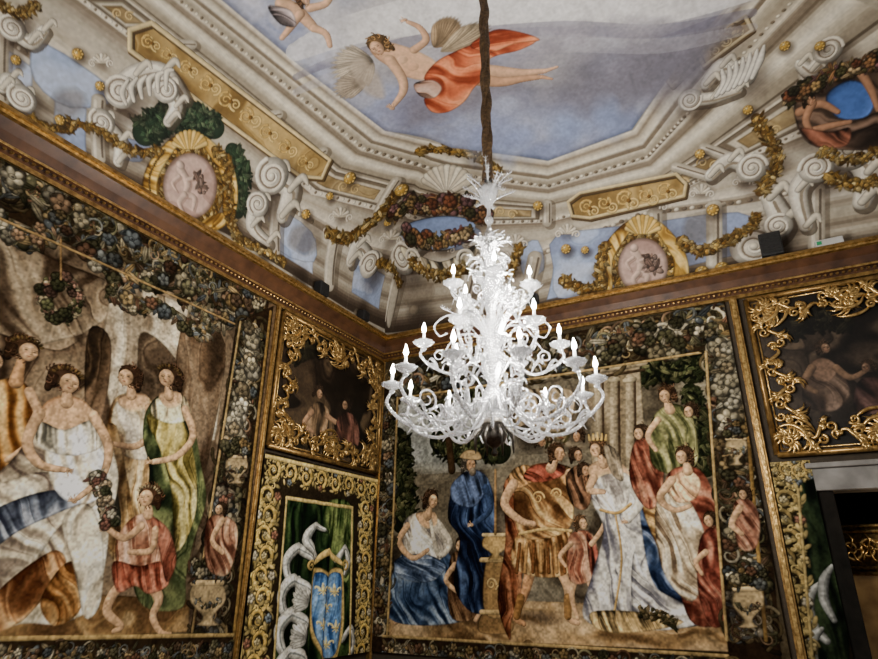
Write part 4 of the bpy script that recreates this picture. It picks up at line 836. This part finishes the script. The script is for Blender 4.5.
def portiere_R(T):
    T.img[:]=C3((40,34,26))
    T.D([(796,480),(845,480),(850,700),(812,700)],(28,37,27),sm=1,fold=(0,.07,.5),lo=(10,13,9),hi=(54,66,44),edge=.2)
    for pts,w in (([(826,640),(812,624),(808,600),(818,584)],[4,6,6,2]),([(834,620),(824,600),(824,580),(832,566)],[3,5,5,2]),([(830,680),(814,664),(812,640),(822,628)],[4,6,6,2])): T.L(pts,w,(158,160,154),sh=.45,edge=.5); T.L([(x-1,y-1) for x,y in pts],[q*.25 for q in w],(190,190,184),sh=0,edge=0)
    scroll_border(T,(781,472),(800,700),17,11,(164,142,92)); scroll_border(T,(770,474),(826,466),11,5,(170,146,92))
    for P in ([(764,462),(836,456)],[(798,490),(816,700)]): T.L(P,1.6,(176,156,106),n=1)
zr1=zoR-.03
T=Canvas(uRR+.05,uC1+.02,.75,zr1,150,(40,34,26),mapR); portiere_R(T); T.finish(.2,1.1,.42)
ob=grid_object('door_curtain',T,lambda U,V:(U,-(.10+.03*np.sin(U*24)*np.clip((zr1-V)/1.0,0.1,1)),V),M_tap,sat=1.0,gain=.7)
tag(ob,'dark green drawn-aside door curtain with gold scroll border','curtain','embroidered door curtains')
# ================================================================= doorway on right wall
mb=MB(); mb.box((d0-.0,-.09,zb),(d1,0,zt-.05),0); mb.box((d0-.02,-.13,zt-.05),(d1,0,zt),0)
mb.box((d1-.22,-.09,0),(d1,0,zb),0); mb.box((d0,-.05,0),(d0+.17,0.2,zb),1)
struct(mb.obj('door_1',[M_marble,M_dark],smooth=False,bevel=.008),'marble lintel and dark jamb of the open doorway')
mb=MB(); mb.box((d0-.6,1.3,0),(d1+.6,1.4,4.2)); mb.box((d0-.7,.2,0),(d0-.6,1.4,4.2)); mb.box((d0-.6,.2,4.1),(d1+.6,1.4,4.2)); struct(mb.obj('wall_passage',[M_dark],smooth=False),'dark passage wall beyond the doorway')
hz=zb-.34; e=empty('gilded_overdoor',(d0+.98,.5,hz-.75))
pu0,pu1=-.85,.8
mb=MB(); mb.box((pu0+.05,-.02,-1.2),(pu1,.015,.36)); o=mb.obj('silk_panel',[M_ochre],e,smooth=False); o['label']='ochre silk hanging'
mb=MB()
a,b_=.36,.80
for q in (0,.05):
    P=[(pu0+q,-.03,a+q),(pu1-q,-.03,a+q),(pu1-q,-.03,b_-q),(pu0+q,-.03,b_-q),(pu0+q,-.03,a+q)]
    for i in range(4): mb.tube([P[i],P[i+1]],.018,6)
mb.box((pu0,.0,a),(pu1,.02,b_))
for i in range(11):
    u=pu0+.11+(pu1-pu0-.22)*i/10; s_=1 if i%2 else -1; v=(a+b_)/2
    mb.tube([(u+.09*(1-.8*t)*math.cos(s_*t*9),-.04,v+.11*(1-.8*t)*math.sin(s_*t*9)) for t in np.linspace(0,1,18)],[.022,.008],6)
    for k in range(5): mb.tube([(u,-.04,v),(u+.07*math.cos(k*1.25),-.07,v+.10*math.sin(k*1.25)),(u+.12*math.cos(k*1.25+.4),-.04,v+.16*math.sin(k*1.25+.4))],[.01,.022,.004],6,flat=.5)
o=mb.obj('carved_panel',[M_gold],e); o['label']='gilded carved ornamental panel'
tag(e,'gilded carved panel above ochre silk hanging inside the doorway','wall panel')
# ================================================================= chandelier
HC=CAM+3.9*Fh+.37*R0; hx,hy=float(HC[0]),float(HC[1]); z0=2.31
ch=empty('chandelier',(hx,hy,z0)); tag(ch,'large clear blown-glass chandelier with curling arms, leaves and lit candle bulbs','chandelier')
ZZ=lambda z:z-z0
mb=MB()
prof=[(.0,2.46),(.05,2.48),(.07,2.52),(.06,2.56),(.05,2.62),(.07,2.66),(.08,2.70),(.06,2.76),(.035,2.82),(.03,2.90),(.05,2.97),(.06,3.04),(.045,3.12),(.03,3.17),(.045,3.22),(.06,3.26),(.04,3.3),(.026,3.38),(.04,3.46),(.05,3.54),(.04,3.62),(.024,3.68),(.045,3.73),(.028,3.78),(.02,3.86),(.035,3.92),(.044,3.98),(.024,4.03),(.016,4.08),(.034,4.12),(.018,4.16),(.014,4.22),(.026,4.26),(.05,4.32),(.08,4.40),(.04,4.41),(.025,4.46),(.012,4.50)]
P=spline([(r,0,z) for r,z in prof],3); mb.lathe([(max(p[0],.002),ZZ(p[2])) for p in P],24,flute=.07,fl=8)
o=mb.obj('stem',[M_glass],ch); o['label']='turned clear glass central column'
mb=MB(); pr=[(.002,2.33),(.015,2.335),(.022,2.355),(.012,2.38),(.035,2.40),(.075,2.43),(.09,2.47),(.07,2.50),(.09,2.53),(.085,2.57),(.002,2.575)]
mb.lathe([(r,ZZ(z)) for r,z in pr],24)
for k in range(8):
    a=k*.785; mb.tube([(.08*math.cos(a),.08*math.sin(a),ZZ(2.52)),(.13*math.cos(a),.13*math.sin(a),ZZ(2.46)),(.135*math.cos(a),.135*math.sin(a),ZZ(2.36))],[.009,.011,.004],6)
o=mb.obj('hub',[M_metal],ch); o['label']='tarnished metal hub with drops'
mb=MB()
for s_ in range(3):
    pts=[(.020*math.cos(z*6+s_*2.094),.020*math.sin(z*6+s_*2.094),ZZ(z)) for z in np.linspace(4.48,ZC+CZ,60)]
    mb.tube(pts,[.026+.006*math.sin(i*.7+s_) for i in range(60)],8)
o=mb.obj('hanging_cord',[M_rope],ch); o['label']='twisted brown and gold fabric cord sleeve'
mb=MB(); mb.lathe([(.012,ZZ(4.45)),(.03,ZZ(4.47)),(.03,ZZ(4.52)),(.012,ZZ(4.54))],12); mb.obj('cord_collar',[M_metal],ch)
def make_arm(R,zs,dip,zc,th):
    A=MB(); pts=spline([(.04,0,ZZ(zs)),(R*.16,0,ZZ(zs+.06)),(R*.34,0,ZZ(dip+.06)),(R*.58,0,ZZ(dip-.01)),(R*.86,0,ZZ(dip+.04)),(R*1.03,0,ZZ((dip+zc)/2+.02)),(R*.99,0,ZZ(zc-.03))],7)
    A.tube(pts,[th*1.0,th,th*1.1,th*.85],8,twist=.35)
    for cx,cz,r,a0,d in ((R*.36,dip+.16,R*.12,-1.6,1),(R*.76,dip+.12,R*.11,4.4,-1)):
        q=[(cx+r*(1-.75*t)*math.cos(a0+d*t*9),0,ZZ(cz)+r*(1-.75*t)*math.sin(a0+d*t*9)) for t in np.linspace(0,1,22)]
        A.tube(q,[th*.7,th*.35],6)
    for f0 in (.55,.76):
        for sy in (-1,1):
            q=spline([(R*f0,0,ZZ(dip)),(R*(f0+.06),sy*.03,ZZ(dip+.06)),(R*(f0+.13),sy*.05,ZZ(dip+.08)),(R*(f0+.18),sy*.07,ZZ(dip+.03))],4); A.tube(q,[.004,.013,.017,.012,.003],6,flat=.2)
    K=MB(); c=(R*.99,0,ZZ(zc)); K.lathe([(.008,-.05),(.02,-.035),(.012,-.02),(.03,-.012),(.058,.004),(.070,.022),(.062,.02),(.03,.004),(.016,.01),(.022,.03),(.024,.042),(.014,.042)],20,c,flute=.12,fl=10)
    D=MB(); D.lathe([(.009,.03),(.010,.04),(.010,.09),(.007,.092)],10,c)
    Bq=MB(); Bq.lathe([(.005,.092),(.012,.102),(.0155,.114),(.013,.130),(.007,.148),(.001,.168)],12,c)
    return A,K,D,Bq
lights=[]
def tier(n,R,zs,dip,zc,th,off,lab):
    A,K,D,Bq=make_arm(R,zs,dip,zc,th); src=None
    for i in range(n):
        if src is None:
            a=A.obj('arm',[M_glass],ch); k_=K.obj('drip_pan',[M_glass],a); d=D.obj('candle_sleeve',[M_cand],a); bu=Bq.obj('bulb',[M_bulb],a)
            a['label']=lab; src=(a,k_,d,bu)
        else:
            a=src[0].copy(); bpy.context.collection.objects.link(a); a.parent=ch
            for s_ in src[1:]:
                q=s_.copy(); q.parent=a; bpy.context.collection.objects.link(q)
        ang=off+6.2832*i/n; a.rotation_euler=(0,0,ang)
        lights.append((hx+R*math.cos(ang),hy+R*math.sin(ang),zc+.13))
tier(11,.69,2.64,2.51,2.79,.0115,.22,'long curling glass arm')
tier(6,.48,2.96,2.90,3.10,.010,.5,'middle glass arm')
tier(5,.29,3.40,3.36,3.52,.008,.2,'short upper glass arm')
def leafpart(path,w,flat=.16):
    L=MB(); P=spline(path,5); L.tube(P,[w*.15,w*.6,w,w*.95,w*.6,w*.08],8,flat=flat)
    for k in (1,2,3):
        for sy in (-1,1):
            b_=P[int(len(P)*k/4.5)]; L.tube([b_,(b_[0]+w*.8,sy*w*1.2,b_[2]+w*.6),(b_[0]+w*1.6,sy*w*1.7,b_[2]+w*.3)],[w*.3,w*.4,w*.05],6,flat=.3)
    return L
def flower(r):
    L=MB()
    for i in range(7):
        a=i*.8976; L.tube([(0,0,0),(r*.5*math.cos(a),r*.5*math.sin(a),r*.3),(r*math.cos(a),r*math.sin(a),r*.25),(r*1.2*math.cos(a),r*1.2*math.sin(a),0)],[r*.1,r*.33,r*.34,r*.08],6,flat=.25)
    L.lathe([(.002,-.01),(r*.25,0),(r*.2,r*.3),(.002,r*.4)],8)
    return L
def ringcopies(mbd,name,n,off,z,mat,lab,ry=0,r=0,jit=0):
    src=mbd.obj(name,[mat],ch); src['label']=lab
    for i in range(n):
        o=src if i==0 else src.copy()
        if i: bpy.context.collection.objects.link(o); o.parent=ch
        a=off+6.2832*i/n+random.uniform(-jit,jit); o.rotation_euler=(0,ry,a); o.location=(r*math.cos(a),r*math.sin(a),ZZ(z+random.uniform(-jit,jit)*.4))
ringcopies(leafpart([(.03,0,0),(.08,0,.10),(.14,0,.18),(.20,0,.19),(.24,0,.12)],.022),'glass_leaf',7,.0,2.74,M_glass,'curled glass leaf',jit=.2)
ringcopies(leafpart([(.03,0,0),(.08,0,.16),(.17,0,.28),(.26,0,.29),(.31,0,.2)],.024),'glass_leaf',6,.3,2.98,M_glass,'curled glass leaf',jit=.25)
ringcopies(leafpart([(.03,0,0),(.05,0,.14),(.10,0,.26),(.17,0,.28),(.21,0,.2)],.024),'glass_leaf',6,.1,3.22,M_glass,'curled glass leaf',jit=.25)
ringcopies(leafpart([(.02,0,0),(.04,0,.12),(.08,0,.22),(.14,0,.23),(.17,0,.16)],.024),'glass_leaf',6,.4,3.48,M_glass,'curled glass leaf',jit=.2)
ringcopies(leafpart([(.02,0,0),(.03,0,.10),(.07,0,.17),(.14,0,.18),(.18,0,.12)],.026),'glass_leaf',6,.2,3.66,M_glass,'curled glass leaf',jit=.2)
ringcopies(leafpart([(.015,0,0),(.025,0,.07),(.05,0,.12),(.09,0,.13),(.11,0,.08)],.022),'glass_leaf',5,.5,3.84,M_glass,'curled glass leaf',jit=.15)
def spray(h,r,th=.004):
    L=MB(); P=spline([(.03,0,0),(.06,0,h*.35),(r*.7,0,h*.8),(r,0,h)],6); L.tube(P,[th*1.5,th],6)
    for k in range(6,len(P),3):
        for a in (0,1.57,3.14,4.7): L.tube([P[k],(P[k][0]+.02*math.cos(a),.022*math.sin(a),P[k][2]+.02)],[.003,.008,.002],5)
    return L
ringcopies(spray(.16,.19),'glass_spray',9,0,4.32,M_glass,'small branching glass spray',jit=.2)
ringcopies(spray(.08,.19),'glass_spray',8,.3,4.33,M_glass,'small branching glass spray',jit=.2)
ringcopies(spray(.34,.36),'glass_spray',6,.2,3.12,M_glass,'small branching glass spray',jit=.15)
ringcopies(flower(.05),'glass_flower',6,.1,2.98,M_glass,'opened glass flower',ry=.9,r=.26,jit=.2)
ringcopies(flower(.045),'glass_flower',5,.5,3.32,M_glass,'opened glass flower',ry=.9,r=.20,jit=.2)
ringcopies(flower(.042),'glass_flower',5,.2,3.74,M_glass,'opened glass flower',ry=.8,r=.12,jit=.2)
ringcopies(flower(.045),'glass_flower',7,.1,2.64,M_glass,'opened glass flower',ry=1.3,r=.34,jit=.2)
D=MB(); q=spline([(.10,0,0),(.16,0,-.09),(.28,0,-.12),(.38,0,-.06),(.36,0,.01),(.31,0,0)],6); D.tube(q,[.009,.007,.005],7)
ringcopies(D,'glass_scroll',11,.5,2.59,M_glass,'downward curling glass scroll',jit=.03)
D=MB(); q=spline([(.06,0,0),(.16,0,.10),(.30,0,.12),(.40,0,.04),(.37,0,-.04),(.31,0,-.02)],6); D.tube(q,[.008,.007,.005],7)
ringcopies(D,'glass_scroll',7,.2,3.16,M_glass,'upward curling glass scroll',jit=.1)
# ================================================================= small fixtures
def speaker(side,u,w,h,lab):
    T3=to3(side); e=empty('loudspeaker',T3(u,4.93,.12)); 
    mb=MB(); mb.box((-w/2,-.06,.02),(w/2,.06,h)); mb.obj('cabinet',[M_black],e,smooth=False,bevel=.012)
    mb=MB(); mb.box((-w/2+.012,-.068,.035),(w/2-.012,-.058,h-.015))
    for i in range(7): mb.box((-w/2+.015,-.073,.045+i*(h-.07)/7),(w/2-.015,-.066,.05+i*(h-.07)/7))
    mb.obj('grille',[M_black],e,smooth=False)
    mb=MB(); mb.box((-.03,-.04,0),(.03,.04,.022)); mb.obj('bracket',[M_black],e,smooth=False)
    e.rotation_euler=(0,0,rad(90) if side=='L' else 0)
    tag(e,lab,'speaker','small black speakers on the cornice')
def uon(mapf,px,py): return mapf(px,py)[0]
speaker('L',uon(mapL,314,312),.17,.20,'small black speaker standing on the cornice ledge')
speaker('L',uon(mapL,357,335),.14,.17,'small black speaker standing on the cornice ledge')
speaker('R',uon(mapR,536,312),.13,.18,'small black speaker standing on the cornice ledge')
speaker('R',uon(mapR,776,270),.22,.30,'taller black speaker standing on the cornice ledge')
ue=uon(mapR,833,262)
e=empty('emergency_light',(ue,-.12,4.93)); tag(e,'small white box emergency light with green strip on the cornice','emergency light')
mb=MB(); mb.box((-.13,-.03,0),(.13,.03,.09)); mb.obj('housing',[M_white],e,smooth=False,bevel=.01)
mb=MB(); mb.box((-.115,-.034,.03),(-.07,-.028,.07)); o=mb.obj('green_panel',[M_green],e,smooth=False)
# ================================================================= lights
def pl(loc,w,r=.03,col=(1,.95,.87)):
    l=bpy.data.lights.new('bulb_or_fill_light','POINT'); l.energy=w; l.shadow_soft_size=r; l.color=col
    o=bpy.data.objects.new('bulb_or_fill_light',l); o.location=loc; bpy.context.collection.objects.link(o)
for i,p in enumerate(lights): pl((p[0],p[1],p[2]+.05),22,.03)
for z in (2.85,3.15,3.4,3.8): pl((hx+.13,hy-.1,z),30,.05)  # added fill lights brightening the glass core, where no bulbs sit
pl((d0+.9,-.0+.3,2.0),9,.1,(1,.8,.55))  # unseen lamp added to brighten the panel inside the doorway
w=bpy.data.worlds.new('w'); bpy.context.scene.world=w; w.use_nodes=True
w.node_tree.nodes['Background'].inputs[0].default_value=(1,.95,.89,1); w.node_tree.nodes['Background'].inputs[1].default_value=.32
# ================================================================= camera
cd=bpy.data.cameras.new('cam'); cd.lens=FPX/878*36; cd.sensor_width=36; cd.clip_start=.05
co=bpy.data.objects.new('cam',cd); bpy.context.collection.objects.link(co)
Mx=Matrix(((RT[0],UP[0],-FW[0],CAM[0]),(RT[1],UP[1],-FW[1],CAM[1]),(RT[2],UP[2],-FW[2],CAM[2]),(0,0,0,1)))
co.matrix_world=Mx; bpy.context.scene.camera=co
